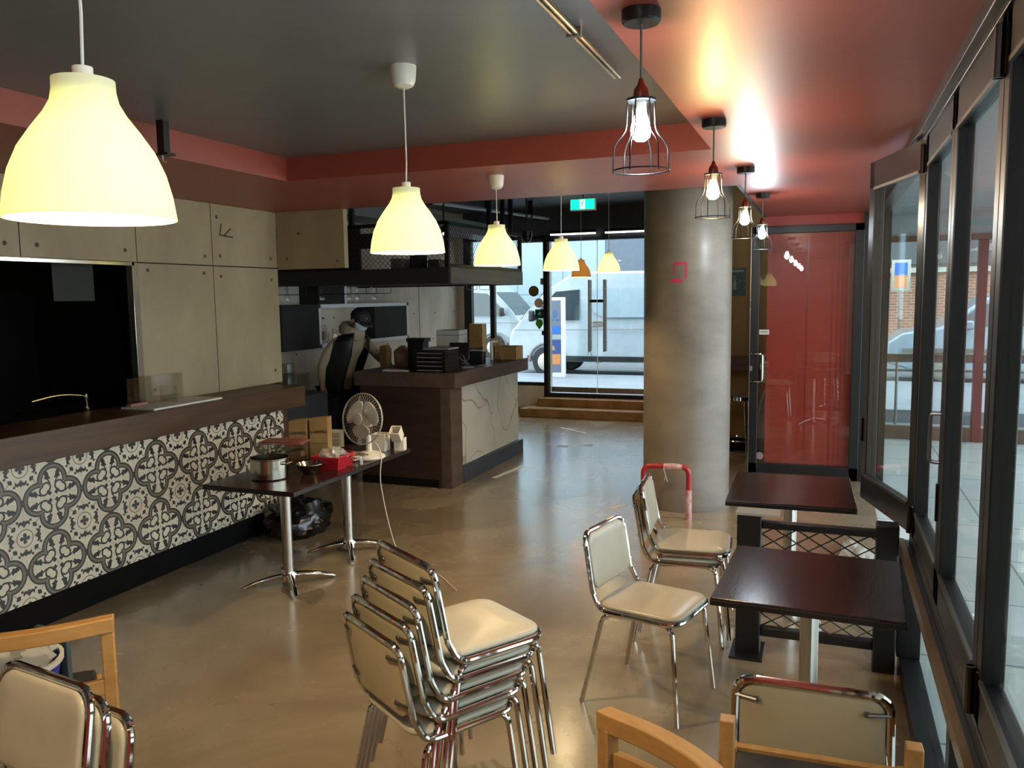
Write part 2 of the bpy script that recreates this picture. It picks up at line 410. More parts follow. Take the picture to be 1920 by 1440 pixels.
# ceilings
b = MB(); b.box(-3.24, -.59, -2.6, 4.47, 2.745, 2.80); struct(b.build('ceiling_recess', 'black_ceil', smooth=False))
b = MB(); b.box(-4.6, -3.24, -2.6, 4.47, 2.60, 2.86); b.box(-4.6, -.59, 4.47, 6.0, 2.60, 2.86); b.box(-.59, .52, -2.6, 8.6, 2.60, 2.86)
struct(b.build('ceiling_soffit', 'red_ceil', smooth=False))
b = MB(); b.box(-9, -.59, 6.0, 12.6, 3.2, 3.25); b.box(-.59, .5, 8.72, 12.6, 3.2, 3.25); struct(b.build('ceiling_back', 'dark_ceil', smooth=False))
b = MB(); b.box(-9, -.595, 6.002, 6.03, 2.60, 3.2); b.box(-.62, -.592, 6.03, 8.6, 2.60, 3.2); struct(b.build('trim_1', 'dark_ceil', smooth=False))
b = MB(); b.box(.5, 3.0, -2.6, 11.3, 2.78, 2.83); struct(b.build('ceiling_arcade', mat('arcade_ceiling', '9a9c9c', .6), smooth=False))
# back wall behind the camera and outer walls
struct(boxo('wall_rear', 'red_wall', -9, .5, -2.72, -2.6, 0, 2.9)); struct(boxo('wall_arcade_rear', 'conc', .5, 6, -2.72, -2.6, 0, 2.9))
# left wall: concrete panels with shadow gaps
LX = -4.48
b = MB(); ys = [-2.6, -.9, .75, 2.15, 3.547, 4.43, 5.184, 5.99]
for i in range(7):
    b.box(LX-.06, LX, ys[i]+.004, ys[i+1]-.004, 2.124, 2.598)
for i in (5, 6): pass
b.box(LX-.06, LX, 4.43, 5.180, 1.13, 2.116); b.box(LX-.06, LX, 5.188, 5.99, 1.13, 2.116)
b.mi = 1; b.box(LX-.12, LX-.05, -2.6, 4.36, 2.11, 2.6); b.box(LX-.12, LX-.05, 4.43, 5.985, 1.13, 2.6)
b.mi = 2
for (y, z) in ((5.08, 2.06), (4.52, 2.07), (4.52, 1.22), (5.27, 2.04), (5.9, 2.02), (5.9, 1.24), (4.33, 2.2), (3.66, 2.2), (5.1, 2.19), (5.27, 2.2), (5.9, 2.2), (5.25, 2.5), (2.3, 2.2), (3.45, 2.2)):
    b.tube([(LX-.01, y, z), (LX+.0015, y, z)], .014, 10)
# the scratched arrow mark on the top panel
for (y0, z0, y1, z1) in ((5.30, 2.452, 5.275, 2.362), (5.275, 2.362, 5.425, 2.352), (5.33, 2.362, 5.405, 2.42)):
    b.tube([(LX+.001, y0, z0), (LX+.001, y1, z1)], .006, 5)
struct(b.build('wall_left', ['conc', 'seam', 'hole'], smooth=False))
# return panel facing the camera above the bar opening
b = MB(); b.box(-4.48, -3.80, 5.99, 6.05, 2.11, 2.598)
b.mi = 1; b.tube([(-4.25, 5.995, 2.41), (-4.25, 5.988, 2.41)], .012, 8); b.tube([(-4.38, 5.995, 2.2), (-4.38, 5.988, 2.2)], .01, 8); b.tube([(-3.87, 5.995, 2.17), (-3.87, 5.988, 2.17)], .01, 8)
struct(b.build('wall_bulkhead', ['conc', 'hole'], smooth=False))
# kitchen behind the serving hatch
b = MB(); b.box(-7.4, -7.3, -2.6, 5.9, 0, 2.9); b.box(-7.4, -4.6, 5.88, 5.98, 0, 2.9); b.box(-7.4, -4.6, -2.6, 5.9, 2.3, 2.35); b.box(-7.4, -4.6, 5.98, 6.0, 0, 3.2)
struct(b.build('wall_kitchen', mat('kitchen_dark', '2c2e29', .5), smooth=False))
b = MB(); b.box(-4.53, -4.475, -2.6, 4.40, 2.095, 2.122); b.box(-4.53, -4.475, 4.375, 4.43, 1.14, 2.122)
struct(b.build('trim_2', 'steel', bevel=.003))
boxp = boxo('paper_sign', mat('faded_notice', '2e2e29', .8), -4.70, -4.695, 3.93, 4.25, 1.86, 2.11)
tag(boxp, 'faint grey notice sheet hanging at the top of the dark kitchen hatch', 'notice')
# bar wall and side
b = MB(); b.box(-5.82, -5.70, 6.0, 12.55, 0, 3.2)
b.mi = 1
for i in range(9):
    for j, z in enumerate((1.22, 1.62, 2.02)):
        y = 6.5 + i*.7 + (.1 if j % 2 else 0); b.tube([(-5.71, y, z), (-5.697, y, z)], .012, 6)
b.mi = 2; b.box(-5.705, -5.698, 10.97, 10.98, 0, 3.2)
struct(b.build('wall_bar', ['conc2', 'hole', 'seam'], smooth=False))
# shop front
FY = 12.4
b = MB(); b.box(-5.7, -5.585, FY-.05, FY+.12, 0, 3.2); b.box(-5.7, -4.17, FY-.06, FY+.14, 0, .42)
struct(b.build('wall_front', 'conc2', smooth=False))
b = MB(); b.box(-5.7, -1.3, FY-.04, FY+.15, 2.80, 3.2); b.box(-2.5, -1.3, FY-.04, FY+.15, 0, 3.2); b.box(-4.6, -1.3, FY-.02, FY+.12, 2.70, 2.80)
struct(b.build('wall_front_header', 'dark_ceil', smooth=False))
b = MB(); b.box(-1.5, -1.38, 9.9, FY, 0, 3.2); struct(b.build('wall_partition', 'yellow', smooth=False))
b = MB(); b.box(-1.5, .5, 9.9, 10.02, .15, 3.2); b.mi = 1; b.box(-1.5, .5, 9.885, 10.0, 0, .15)
struct(b.build('wall_back', ['yellow', 'kick'], smooth=False))
b = MB(); b.box(.42, .54, 8.6, 12.5, 0, 3.2); b.box(.30, .54, 8.58, 8.75, 0, 2.6); struct(b.build('wall_right_back', 'blackmet', smooth=False))
# steps at the front door
b = MB(); b.box(-4.42, -2.45, 11.78, FY+.02, 0, .125); b.box(-4.25, -2.45, 12.12, FY+.02, .125, .25); b.box(-5.58, -4.42, FY-.16, FY-.05, 0, .07)
struct(b.build('trim_3', 'stepw', bevel=.008)); b = MB(); b.box(-4.30, -2.45, 11.775, 11.82, .118, .132); struct(b.build('trim_4', mat('brass_nosing', 'c9a08a', .25, .6), smooth=False))

def window(name, label, members, panes, fm='blackmet', bevel=.004):
    root = bpy.data.objects.new(name, None); C.objects.link(root); struct(root, label)
    b = MB()
    for m in members: b.box(*m)
    b.build('window_frame', fm, root, bevel, smooth=False)
    for p in panes:
        g = MB(); g.box(*p); g.build('window_pane', 'glass', root, smooth=False)
    return root
# fixed shop-front window left of the door
w4 = window('window_4', 'black framed street window behind the bar', [(-5.585, -5.45, FY-.05, FY+.05, .42, 2.8), (-5.13, -5.05, FY-.04, FY+.04, .42, 2.8), (-5.45, -4.13, FY-.04, FY+.04, .42, .475), (-4.205, -4.13, FY-.07, FY+.05, .25, 2.8), (-5.45, -4.13, FY-.04, FY+.04, 2.74, 2.8)],
       [(-5.45, -5.13, FY-.004, FY+.004, .475, 2.74), (-5.05, -4.205, FY-.004, FY+.004, .475, 2.74)])
# stickers on that window
def disc(name, c, r, m, parent, label=None, n=24, sx=1, t=.002):
    b = MB(); b.tube([(c[0], c[1], c[2]), (c[0], c[1]-t, c[2])], r, n)
    if sx != 1:
        for v in b.bm.verts: v.co.x = c[0] + (v.co.x - c[0])*sx
    o = b.build(name, m, parent, smooth=False)
    if label: o['label'] = label
    return o
ST = FY-.006
disc('sticker', (-4.385, ST, 1.93), .085, sticker_mat('sticker_ring', '6b5a3a'), w4, 'round brown sticker with a gold centre'); disc('sticker_centre', (-4.385, ST-.003, 1.93), .068, sticker_mat('sticker_gold', 'a8925c'), w4)
disc('sticker', (-4.30, ST, 1.74), .075, sticker_mat('sticker_peach', 'c2ab93'), w4, 'round peach sticker')
boxo('sticker', sticker_mat('sticker_green', '1d6b52'), -4.365, -4.225, ST-.002, ST, 1.50, 1.64, w4)['label'] = 'square dark green sticker with a white animal head'
b = MB(); b.prism([(-4.32, 1.55), (-4.275, 1.55), (-4.265, 1.575), (-4.285, 1.61), (-4.30, 1.615), (-4.29, 1.59), (-4.31, 1.575)], 'y', ST-.0045, ST-.0022); b.build('sticker_emblem', 'paper', w4, smooth=False)
b = MB(); b.prism([(-4.295+.062*cos(a), 1.42+.062*sin(a)) for a in [R_(d) for d in range(-30, 211, 20)]] + [(-4.295, 1.32)], 'y', ST-.002, ST); b.build('sticker', sticker_mat('sticker_leaf', '5e9a3c'), w4, smooth=False)['label'] = 'green map-pin sticker'
boxo('sticker', sticker_mat('sticker_olive', '8b8350'), -4.27, -4.21, ST-.002, ST, 2.03, 2.13, w4); boxo('sticker', mat('sticker_black', '23262c', .6), -4.255, -4.21, ST-.002, ST, 1.23, 1.30, w4)
# double glass front door
d1 = bpy.data.objects.new('door_1', None); C.objects.link(d1); struct(d1, 'frameless double glass front door')
b = MB(); b.box(-4.13, -4.10, FY-.05, FY+.05, .25, 2.74); b.build('door_post', 'alu', d1, .003, smooth=False)
boxo('door_threshold', 'blackmet', -4.2, -2.45, FY-.06, FY+.05, .25, .31, d1, .004)
b = MB(); b.box(-4.13, -2.5, FY-.05, FY+.05, 2.70, 2.80); b.build('door_header', 'blackmet', d1, smooth=False)
for i, (x0, x1) in enumerate(((-4.095, -3.347), (-3.339, -2.5))):
    lf = boxo('door_leaf', 'glass', x0, x1, FY-.005, FY+.005, .33, 2.70, d1)
    boxo('bottom_rail', 'alu', x0+.003, x1-.003, FY-.02, FY+.02, .325, .41, lf, .003)
    hx = -3.463 if i == 0 else -3.222
    b = MB()
    for s in (-1, 1):
        b.cyl((hx, FY+s*.055, .98), (hx, FY+s*.055, 2.09), .016, 14)
    for z in (1.16, 1.95): b.cyl((hx, FY-.055, z), (hx, FY+.055, z), .009, 8)
    b.build('door_handle', 'alud', lf)
    boxo('door_lock', 'blackpl', min(hx, -3.343)+(.0 if i == 0 else .006), max(hx, -3.343)-(.006 if i == 0 else 0), FY-.016, FY-.0055, 1.74, 1.785, lf)
b = MB(); b.box(-3.3465, -3.3395, FY-.008, FY+.008, .33, 2.70); b.build('door_seal', mat('white_seal', 'e8eef0', .4), d1, smooth=False)
b = MB(); pts = [(-3.463, FY-.08, 1.02), (-3.44, FY-.085, 1.0), (-3.40, FY-.09, .88), (-3.33, FY-.09, .80), (-3.25, FY-.09, .82), (-3.222, FY-.085, .90)]
b.tube(fillet(pts, .05, 4, False), .004, 6); cbx = b; b = MB()
b.tube([(-3.343+.12*cos(a), FY-.08, 1.40+.035*sin(a)+.01*cos(a)) for a in [2*pi*i/24 for i in range(24)]], .004, 6, closed=True)
cb = thing('cable_lock', None, None); b.build('cable_loop', 'greypl', cb); cbx.build('cable_loop', 'greypl', cb); tag(cb, 'thin grey cable lock looped round the glass door handles', 'cable')

# bifold window wall on the right
WX = .425; TOP = 2.54; BOT = .70
def sash(name, label, y0, y1, handle=None):
    s = .065; e = .028
    r = window(name, label, [(WX-e, WX+e, y0, y0+s, BOT, TOP), (WX-e, WX+e, y1-s, y1, BOT, TOP), (WX-e, WX+e, y0, y1, TOP-.13, TOP), (WX-e, WX+e, y0, y1, BOT, BOT+.12)], [(WX-.004, WX+.004, y0+s, y1-s, BOT+.12, TOP-.13)])
    b = MB(); b.box(WX-e-.004, WX-e+.006, y0+s-.004, y1-s+.004, TOP-.142, TOP-.128); b.box(WX-e-.004, WX-e+.006, y0+s-.004, y1-s+.004, BOT+.118, BOT+.132); b.build('glazing_bead', 'alud', r, smooth=False)
    return r
def hinge(root, y, z):
    b = MB(); b.cyl((WX-.042, y, z-.065), (WX-.042, y, z+.065), .013, 10); b.box(WX-.034, WX-.027, y-.03, y+.03, z-.06, z+.06); b.build('hinge', 'bronze', root)
w1 = sash('window_1', 'bifold window sash nearest the mesh balustrade', 3.30, 4.18)
w2 = sash('window_2', 'middle bifold window sash', 2.42, 3.295)
w3 = sash('window_3', 'bifold window sash nearest the camera', 1.53, 2.415)
w5 = sash('window_5', 'bifold window sash beside the camera', .64, 1.525); w6 = sash('window_6', 'bifold window sash behind the camera', -.25, .635)
for w_, y in ((w1, 4.19), (w2, 2.42), (w3, 2.41)):
    for z in (BOT+.08, TOP-.10): hinge(w_, y, z)
b = MB(); b.tube(fillet([(WX-.028, 3.335, 1.40), (WX-.062, 3.345, 1.40), (WX-.062, 3.345, 1.22), (WX-.028, 3.335, 1.22)], .02, 4, False), .007, 8); b.build('pull_handle', 'alud', w1)
b = MB(); b.box(WX-.036, WX-.028, 3.325, 3.345, 1.0, 1.14); b.build('latch', 'bronze', w1)
# swung-out far sash
th = math.atan2(4.915-4.2, .222-WX); dx, dy = cos(th), sin(th); nx, ny = -dy, dx
wa = bpy.data.objects.new('window_7', None); C.objects.link(wa); struct(wa, 'bifold window sash folded inward at the entrance'); wa.location = (WX, 4.215, 0); wa.rotation_euler = (0, 0, th)
b = MB(); W_ = .745; s = .075
for m in ((0, s, -.028, .028, BOT, TOP), (W_-s, W_, -.028, .028, BOT, TOP), (0, W_, -.028, .028, TOP-.14, TOP), (0, W_, -.028, .028, BOT, BOT+.13)): b.box(*m)
b.build('window_frame', 'bronze', wa, .004, smooth=False)
b = MB(); b.box(s, W_-s, -.004, .004, BOT+.13, TOP-.14); b.build('window_pane', 'glass', wa, smooth=False)
b = MB(); b.box(s, W_-s, .026, .034, TOP-.152, TOP-.138); b.box(s, W_-s, .026, .034, BOT+.128, BOT+.144); b.build('glazing_bead', 'alud', wa, smooth=False)
b = MB(); b.box(W_-.01, W_+.004, -.036, .036, 1.02, 1.15); b.build('latch', 'bronze', wa, .003)
# tracks, sill, header, fixed lower glazing
b = MB(); b.box(.36, .50, -2.6, 4.30, TOP+.01, 2.605); b.box(.385, .40, -2.6, 8.6, TOP-.01, 2.605); b.box(.36, .50, 4.3, 8.6, 2.56, 2.605); struct(b.build('trim_5', 'bronze', bevel=.003))
b = MB(); b.box(.395, .47, -2.6, 4.30, BOT-.06, BOT-.006); b.box(.375, .50, -2.6, 4.34, BOT-.10, BOT-.06); struct(b.build('trim_6', 'blackmet', bevel=.004))
b = MB(); b.box(.352, .3755, -2.6, 4.34, BOT-.105, BOT-.055); struct(b.build('trim_7', mat('bronze_edge', '8a7350', .35, .7), smooth=False))
w8 = window('window_8', 'fixed glazing below the bifold windows', [(.365, .455, -2.6, 4.34, 0, .085), (.352, .455, 4.22, 4.34, .085, .60), (.385, .455, 2.72, 2.80, .085, .60), (.385, .455, 1.2, 1.28, .085, .60), (.385, .455, -.4, -.32, .085, .6)],
            [(.42, .428, 2.80, 4.27, .085, .60), (.42, .428, 1.28, 2.72, .085, .60), (.42, .428, -.32, 1.2, .085, .60)])
# glass door and red panel at the far end of the red strip
DY = 8.6
b = MB(); b.box(-.60, .44, DY+.02, DY+.12, 2.46, 2.602); struct(b.build('wall_above_door', 'red_wall', smooth=False))
d2 = bpy.data.objects.new('door_2', None); C.objects.link(d2); struct(d2, 'black framed glass door with a red panel behind it')
b = MB(); b.box(-.725, -.645, DY-.03, DY+.03, 0, 2.50); b.box(.225, .31, DY-.03, DY+.03, 0, 2.50); b.box(-.725, .31, DY-.03, DY+.03, 2.43, 2.50); b.box(-.725, .31, DY-.03, DY+.03, .0, .13)
b.build('door_frame', 'blackmet', d2, .004, smooth=False)
b = MB(); b.box(-.731, -.7255, DY-.031, DY+.031, 0, 2.5); b.build('edge_strip', 'alu', d2, smooth=False)
boxo('door_glass', 'glass', -.645, .225, DY-.004, DY+.004, .13, 2.43, d2)
hb = MB(); hb.tube(fillet([(-.70, DY-.03, 1.245), (-.70, DY-.08, 1.245), (-.60, DY-.08, 1.245), (-.60, DY-.08, .965), (-.70, DY-.08, .965), (-.70, DY-.03, .965)], .03, 5, False), .0125, 10); hb.build('door_handle', 'steel', d2)
boxo('door_lock', 'alu', -.722, -.70, DY-.034, DY-.03, 1.07, 1.12, d2)
stk = boxo('sticker', 'paper', -.64, -.545, DY-.0065, DY-.0045, 1.435, 1.485, d2); stk['label'] = 'white sticker reading PUSH'
text('sticker_text', 'PUSH', 'blackpl', .028, frame((-.592, DY-.0075, 1.46), (1, 0, 0), (0, 0, 1)), d2)
disc('sticker', (-.615, DY-.005, .20), .038, mat('sticker_round', '9a7f80', .6), d2, 'round pinkish sticker')
b = MB(); b.box(-.575, .36, DY+.06, DY+.10, .0, 2.6); rp = b.build('wall_red_panel', 'red_wall', smooth=False); struct(rp)
b = MB()
for x in (-.20, .03, .08, .12): b.box(x, x+.012, DY+.058, DY+.0605, 0, 2.5)
struct(b.build('trim_8', mat('red_ridge', '8a2c26', .3), smooth=False))

# column
b = MB(); b.lathe([(.373, 0), (.379, .0), (.379, .06), (.373, .075), (.373, 3.2)], (0, 0, 0), 64)
colm = b.build('concrete_column', 'colm', loc=None); colm.location = (-1.146, 7.245, 0); tag(colm, 'round bare concrete column in the middle of the room', 'column')
def colpt(px_ang, z, r=.374): return (r*sin(px_ang), -r*cos(px_ang), z)
b = MB()
def patchc(a0, a1, z0, z1):
    n = 6; vs = []
    for i in range(n+1):
        a = a0 + (a1-a0)*i/n
        for z in (z0, z1): vs.append(b.bm.verts.new(colpt(a, z, .3745)))
    for i in range(n): b.bm.faces.new((vs[2*i], vs[2*i+2], vs[2*i+3], vs[2*i+1]))
A0 = .18
for (a0, a1, z0, z1) in ((-.15, .14, 2.14, 2.165), (.10, .15, 2.03, 2.15), (-.15, -.11, 2.06, 2.15), (-.23, .05, 1.995, 2.03)): patchc(a0, a1, z0-.05, z1-.05)
b.build('painted_mark', 'pinktape', colm, smooth=False)['label'] = 'pink painted mark'

# outside floor, street
b = MB(); b.box(-30, 30, 12.55, 16.6, -.1, .20); struct(b.build('floor_pavement', 'pave', smooth=False))
b = MB(); b.box(.42, 30, 11.36, 12.56, -.1, .02); struct(b.build('floor_pavement_corner', 'pave', smooth=False))
b = MB(); b.box(-40, 40, 16.6, 27, -.2, .08); struct(b.build('floor_road', 'asphalt', smooth=False))
# ============================================================ LAMPS
def bell_lamp(loc, top, label, shade='shade', bulb='bulbwarm', s=1.0, canopy=True, cordm='whitepl'):
    t = thing('pendant_lamp', label, 'lamp', loc, group=None)
    h = .252*s
    prof = [(.148, 0), (.1465, .012), (.142, .045), (.132, .085), (.115, .125), (.092, .160), (.070, .190), (.058, .212), (.054, .232), (.0535, .252)]
    o_ = [(r*s, z*s) for r, z in prof]; i_ = [((r-.003)*s, z*s) for r, z in prof][::-1]
    b = MB(); b.lathe(o_ + i_, (0, 0, 0), 56, close=True); b.build('lamp_shade', shade, t, ang=60)
    b = MB(); b.cyl((0, 0, .215*s), (0, 0, .275*s), .018*s, 14); b.cyl((0, 0, .15*s), (0, 0, .215*s), .022*s, 14); b.lathe([(0, .222*s), (.047*s, .222*s), (.047*s, .216*s), (0, .216*s)], (0, 0, 0), 24); b.build('socket', 'whitepl', t)  # flat disc in the neck is added to block bulb light going upward
    b = MB(); b.ball((0, 0, .115*s), .032*s, 14, (1, 1, 1.15)); b.build('bulb', bulb, t)
    b = MB(); L = top - loc[2]
    b.tube([(0, 0, .27*s), (.002, .003, L*.5), (0, 0, L-.03)], .0032, 6); b.build('cord', cordm, t)
    b = MB(); b.lathe([(0, L-.085), (.02, L-.084), (.038, L-.075), (.047, L-.058), (.05, L-.03), (.052, L), (0, L)], (0, 0, 0), 24); b.build('canopy', 'whitepl', t)
    return t
bell_lamp((-1.285, 1.17, 2.003), 2.745, 'largest and nearest glowing cream bell pendant, at the left of the room')
bell_lamp((-1.565, 2.93, 2.028), 2.745, 'cream bell pendant with a visible white canopy, second nearest')
bell_lamp((-1.955, 4.84, 2.045), 2.60, 'cream bell pendant hanging just before the dark mesh shelf over the bar')
bell_lamp((-2.035, 6.43, 2.055), 3.2, 'cream bell pendant overlapping the amber one, in front of the street door')
bell_lamp((-2.60, 10.2, 2.135), 3.2, 'smallest white-glowing bell pendant, nearest the round column', s=1.0)
bell_lamp((-3.37, 11.6, 2.12), 3.2, 'small amber bell pendant close to the glass street door', 'shadeo', 'bulbamber', .98)

bell_lamp((-1.15, -.75, 2.0), 2.745, 'added fill lamp, an unseen cream bell pendant behind the viewpoint')  # extra lamp added out of view as fill light for the room
def cage_lamp(y, label, bulb):
    t = thing('cage_lamp', label, 'lamp', (-.483, y, 0), group='wire cage lamps in a row under the red ceiling')
    b = MB(); b.lathe([(0, 2.6), (.052, 2.6), (.052, 2.572), (.047, 2.566), (0, 2.566)], (0, 0, 0), 32); b.build('canopy', 'blackpl', t)
    b = MB(); b.cyl((0, 0, 2.566), (0, 0, 2.42), .0035, 8); b.build('cord', 'greypl', t)
    b = MB(); b.lathe([(0, 2.425), (.006, 2.425), (.010, 2.410), (.019, 2.398), (.021, 2.385), (.021, 2.372), (0, 2.372)], (0, 0, 0), 20); b.build('socket_cap', 'copper', t)
    b = MB(); n = 6
    b.lathe([(.0, 2.372), (.040, 2.372), (.040, 2.366), (.0, 2.366)], (0, 0, 0), 28)
    for i in range(n):
        a = 2*pi*i/n + .35; c_, s_ = cos(a), sin(a)
        p = fillet([(.036*c_, .036*s_, 2.368), (.039*c_, .039*s_, 2.288), (.073*c_, .073*s_, 2.252), (.075*c_, .075*s_, 2.178)], .02, 4, False)
        b.tube(p, .0021, 6)
    b.tube([(.075*cos(2*pi*i/36), .075*sin(2*pi*i/36), 2.184) for i in range(36)], .0022, 6, closed=True)
    b.build('cage', 'blackmet', t)
    b = MB(); b.lathe([(0, 2.368), (.015, 2.366), (.015, 2.345), (0, 2.345)], (0, 0, 0), 16); b.build('bulb_base', 'whitepl', t)
    b = MB(); b.lathe([(.013, 2.345), (.018, 2.325), (.026, 2.303), (.028, 2.290), (.024, 2.272), (.012, 2.262), (0, 2.260)], (0, 0, 0), 16); b.build('bulb', bulb, t)
cage_lamp(.70, 'wire cage lamp above the camera, the first of the row', 'bulbcool')
cage_lamp(2.245, 'nearest wire cage lamp with a cool white bulb', 'bulbcool')
cage_lamp(3.735, 'second nearest wire cage lamp, with an amber bulb', 'bulbamber')
cage_lamp(5.205, 'third wire cage lamp, with a warm white bulb', 'bulbsoft')
cage_lamp(6.585, 'farthest wire cage lamp, with a cool white bulb, before the red panel', 'bulbcool')

# exit sign
t = thing('exit_sign', 'green illuminated running man exit sign under the dark ceiling', 'sign', (-2.595, 9.0, 2.865))
b = MB(); b.box(-.150, .150, 0, .05, -.068, .068); b.build('sign_case', 'whitepl', t, .008)
boxo('sign_face', 'green', -.137, .137, -.003, .001, -.055, .055, t); boxo('door_symbol', 'exitw', -.032, .030, -.0055, -.003, -.05, .05, t)
b = MB(); b.ball((.010, -.007, .034), .008, 8)
for a_, c_ in (((.006, .022), (-.004, -.006)), ((.004, .020), (-.018, .008)), ((.004, .020), (.018, .006)), ((-.004, -.006), (-.014, -.022)), ((-.014, -.022), (-.028, -.030)), ((-.004, -.006), (.012, -.018)), ((.012, -.018), (.014, -.042))):
    b.tube([(a_[0], -.007, a_[1]), (c_[0], -.007, c_[1])], .0042, 6)
b.build('running_figure', 'exitd', t)
b = MB(); b.cyl((0, .025, .06), (0, .025, .335), .008, 8); b.build('bracket', 'blackpl', t)

# fluorescent strips over the front door
for i, (x0, x1, l) in enumerate(((-4.05, -3.31, 'left strip light above the glass street door'), (-3.18, -2.45, 'right strip light above the glass street door, nearer the column'))):
    t = thing('strip_light', l, 'light', ((x0+x1)/2, 12.22, 2.79)); h = (x1-x0)/2
    boxo('light_housing', 'blackmet', -h, h, -.03, .03, .012, .06, t); b = MB(); b.cyl((-h+.01, 0, 0), (h-.01, 0, 0), .013, 10); b.build('tube', 'tube', t)
    b = MB(); b.cyl((-h*.6, 0, .05), (-h*.6, 0, .41), .006, 6); b.cyl((h*.6, 0, .05), (h*.6, 0, .41), .006, 6); b.build('hanger', 'blackmet', t)
# pipes and duct in the back ceiling
t = thing('ceiling_pipe', 'long pale pipe hung under the dark ceiling above the bar', 'pipe', (-4.0, 0, 0))
b = MB(); b.cyl((0, 6.3, 2.80), (0, 12.0, 3.02), .022, 12); b.build('pipe', mat('pale_pipe', '9aa3a8', .4), t)
b = MB()
for y in (8.0, 9.6, 11.2):
    zz = 2.80+.22*(y-6.3)/5.7; b.box(-.03, .03, y-.02, y+.02, zz-.035, 3.2)
b.build('pipe_hanger', 'blackmet', t)
t = boxo('air_duct', mat('duct_grey', '6f7473', .4), -5.1, -4.65, 6.1, 12.0, 2.72, 2.90); tag(t, 'long grey duct behind the bar shelf under the dark ceiling', 'duct')
# ceiling recess: twin conduit, sprinkler-like bracket, thin wire
t = thing('conduit', 'twin metal conduit running along the black ceiling recess', 'pipe', (-.83, 0, 2.725))
b = MB(); b.cyl((0, -2.5, 0), (0, 3.35, 0), .008, 10); b.build('pipe', 'steel', t)
b = MB(); b.cyl((.022, -2.5, 0), (.022, 3.35, 0), .008, 10); b.build('pipe', 'steel', t)
b = MB()
for y in (.6, 1.7, 2.75): b.box(-.014, .036, y-.01, y+.01, -.012, .02)
b.build('saddle_clip', 'alud', t)
t = thing('ceiling_bracket', 'black drop bracket with a small hook at the left edge of the ceiling recess', 'bracket', (-3.12, 3.30, 2.745))
boxo('stem', 'blackmet', -.022, .022, -.02, .02, -.165, 0, t); boxo('foot_plate', 'blackmet', -.05, .05, -.03, .03, -.172, -.160, t, .002)
b = MB(); b.tube(fillet([(0, -.01, -.17), (0, -.01, -.20), (.02, -.01, -.205)], .01, 3, False), .003, 6); b.build('hook', 'whitepl', t)
b = MB(); b.tube([(-3.23, 1.15, 2.69), (-2.75, 1.35, 2.735), (-2.4, 1.6, 2.742)], .003, 5); tag(b.build('ceiling_wire', 'whitepl'), 'thin white wire stapled to the ceiling behind the nearest bell pendant', 'wire')

# ============================================================ LEFT COUNTER
t = thing('service_counter', 'long kitchen counter faced with black and white patterned tiles', 'counter', (0, 0, 0))
boxo('counter_core', 'conc2', -4.42, -4.18, -2.6, 5.58, .17, .96, t); boxo('tiled_front', 'tile', -4.18, -4.166, -2.6, 5.56, .165, .955, t)
boxo('kickboard', 'kick', -4.42, -4.165, -2.6, 5.56, 0, .166, t); boxo('end_panel', 'band', -4.45, -4.17, 5.56, 5.62, 0, .96, t)
t2 = boxo('counter_worktop', 'band', -4.60, -4.115, -2.6, 5.80, .956, 1.128, None, .004); tag(t2, 'thick walnut ledge running along the top of the tiled counter', 'worktop')
boxo('inner_bench', mat('bench_steel', '3c3d38', .3, .6), -5.25, -4.61, -2.6, 5.85, .85, 1.10); tag(bpy.data.objects['inner_bench'], 'dark steel bench inside the kitchen hatch', 'bench')
t = thing('kitchen_tap', 'curved brass-coloured kitchen tap in the dark hatch', 'tap', (-4.70, 4.13, 1.10))
b = MB(); b.cyl((0, 0, 0), (0, 0, .04), .028, 14); b.cyl((0, 0, .04), (0, 0, .13), .010, 10); b.build('tap_base', 'steel', t)
b = MB(); b.tube(fillet([(0, 0, .05), (0, -.01, .12), (-.01, -.20, .150), (-.02, -.40, .125)], .12, 8, False), .013, 12); b.build('spout', mat('brass_tap', 'b39a62', .2, 1), t)
# tray with acrylic stand on ledge
t = thing('acrylic_stand', 'clear acrylic menu stand on a white board, on the walnut ledge', 'stand', (-4.33, 4.46, 1.128))
boxo('base_board', 'paper', -.12, .17, -.28, .38, 0, .012, t, .002); boxo('acrylic_sheet', 'clear', -.12, -.115, -.22, .30, .012, .20, t); boxo('acrylic_side', 'clear', -.10, .06, .05, .055, .012, .13, t)
boxo('red_card', mat('faded_pink_card', 'a0685a', .7), -.10, -.06, -.25, -.10, .013, .03, t)

# ============================================================ BAR
t = thing('bar_counter', 'dark walnut bar with a white marble panel on its long side', 'counter', (0, 0, 0))
b = MB(); b.box(-4.36, -3.47, 7.07, 9.0, 0, .99); b.build('bar_body', 'barw', t, .003, smooth=False)
b = MB(); b.box(-3.47, -3.36, 7.07, 7.33, 0, .99); b.build('corner_post', 'barw2', t, .003, smooth=False)
boxo('marble_panel', 'marble', -3.47, -3.385, 7.33, 8.97, .17, .99, t); boxo('kickboard', mat('grey_kick', '2f3740', .35), -3.47, -3.355, 7.33, 9.05, 0, .165, t, .002)
b = MB(); b.box(-4.42, -3.30, 7.06, 9.10, .985, 1.125); b.build('countertop', ['barw2'], t, .004, smooth=False)
boxo('plinth', 'kick', -4.36, -3.5, 7.065, 7.10, 0, .08, t)
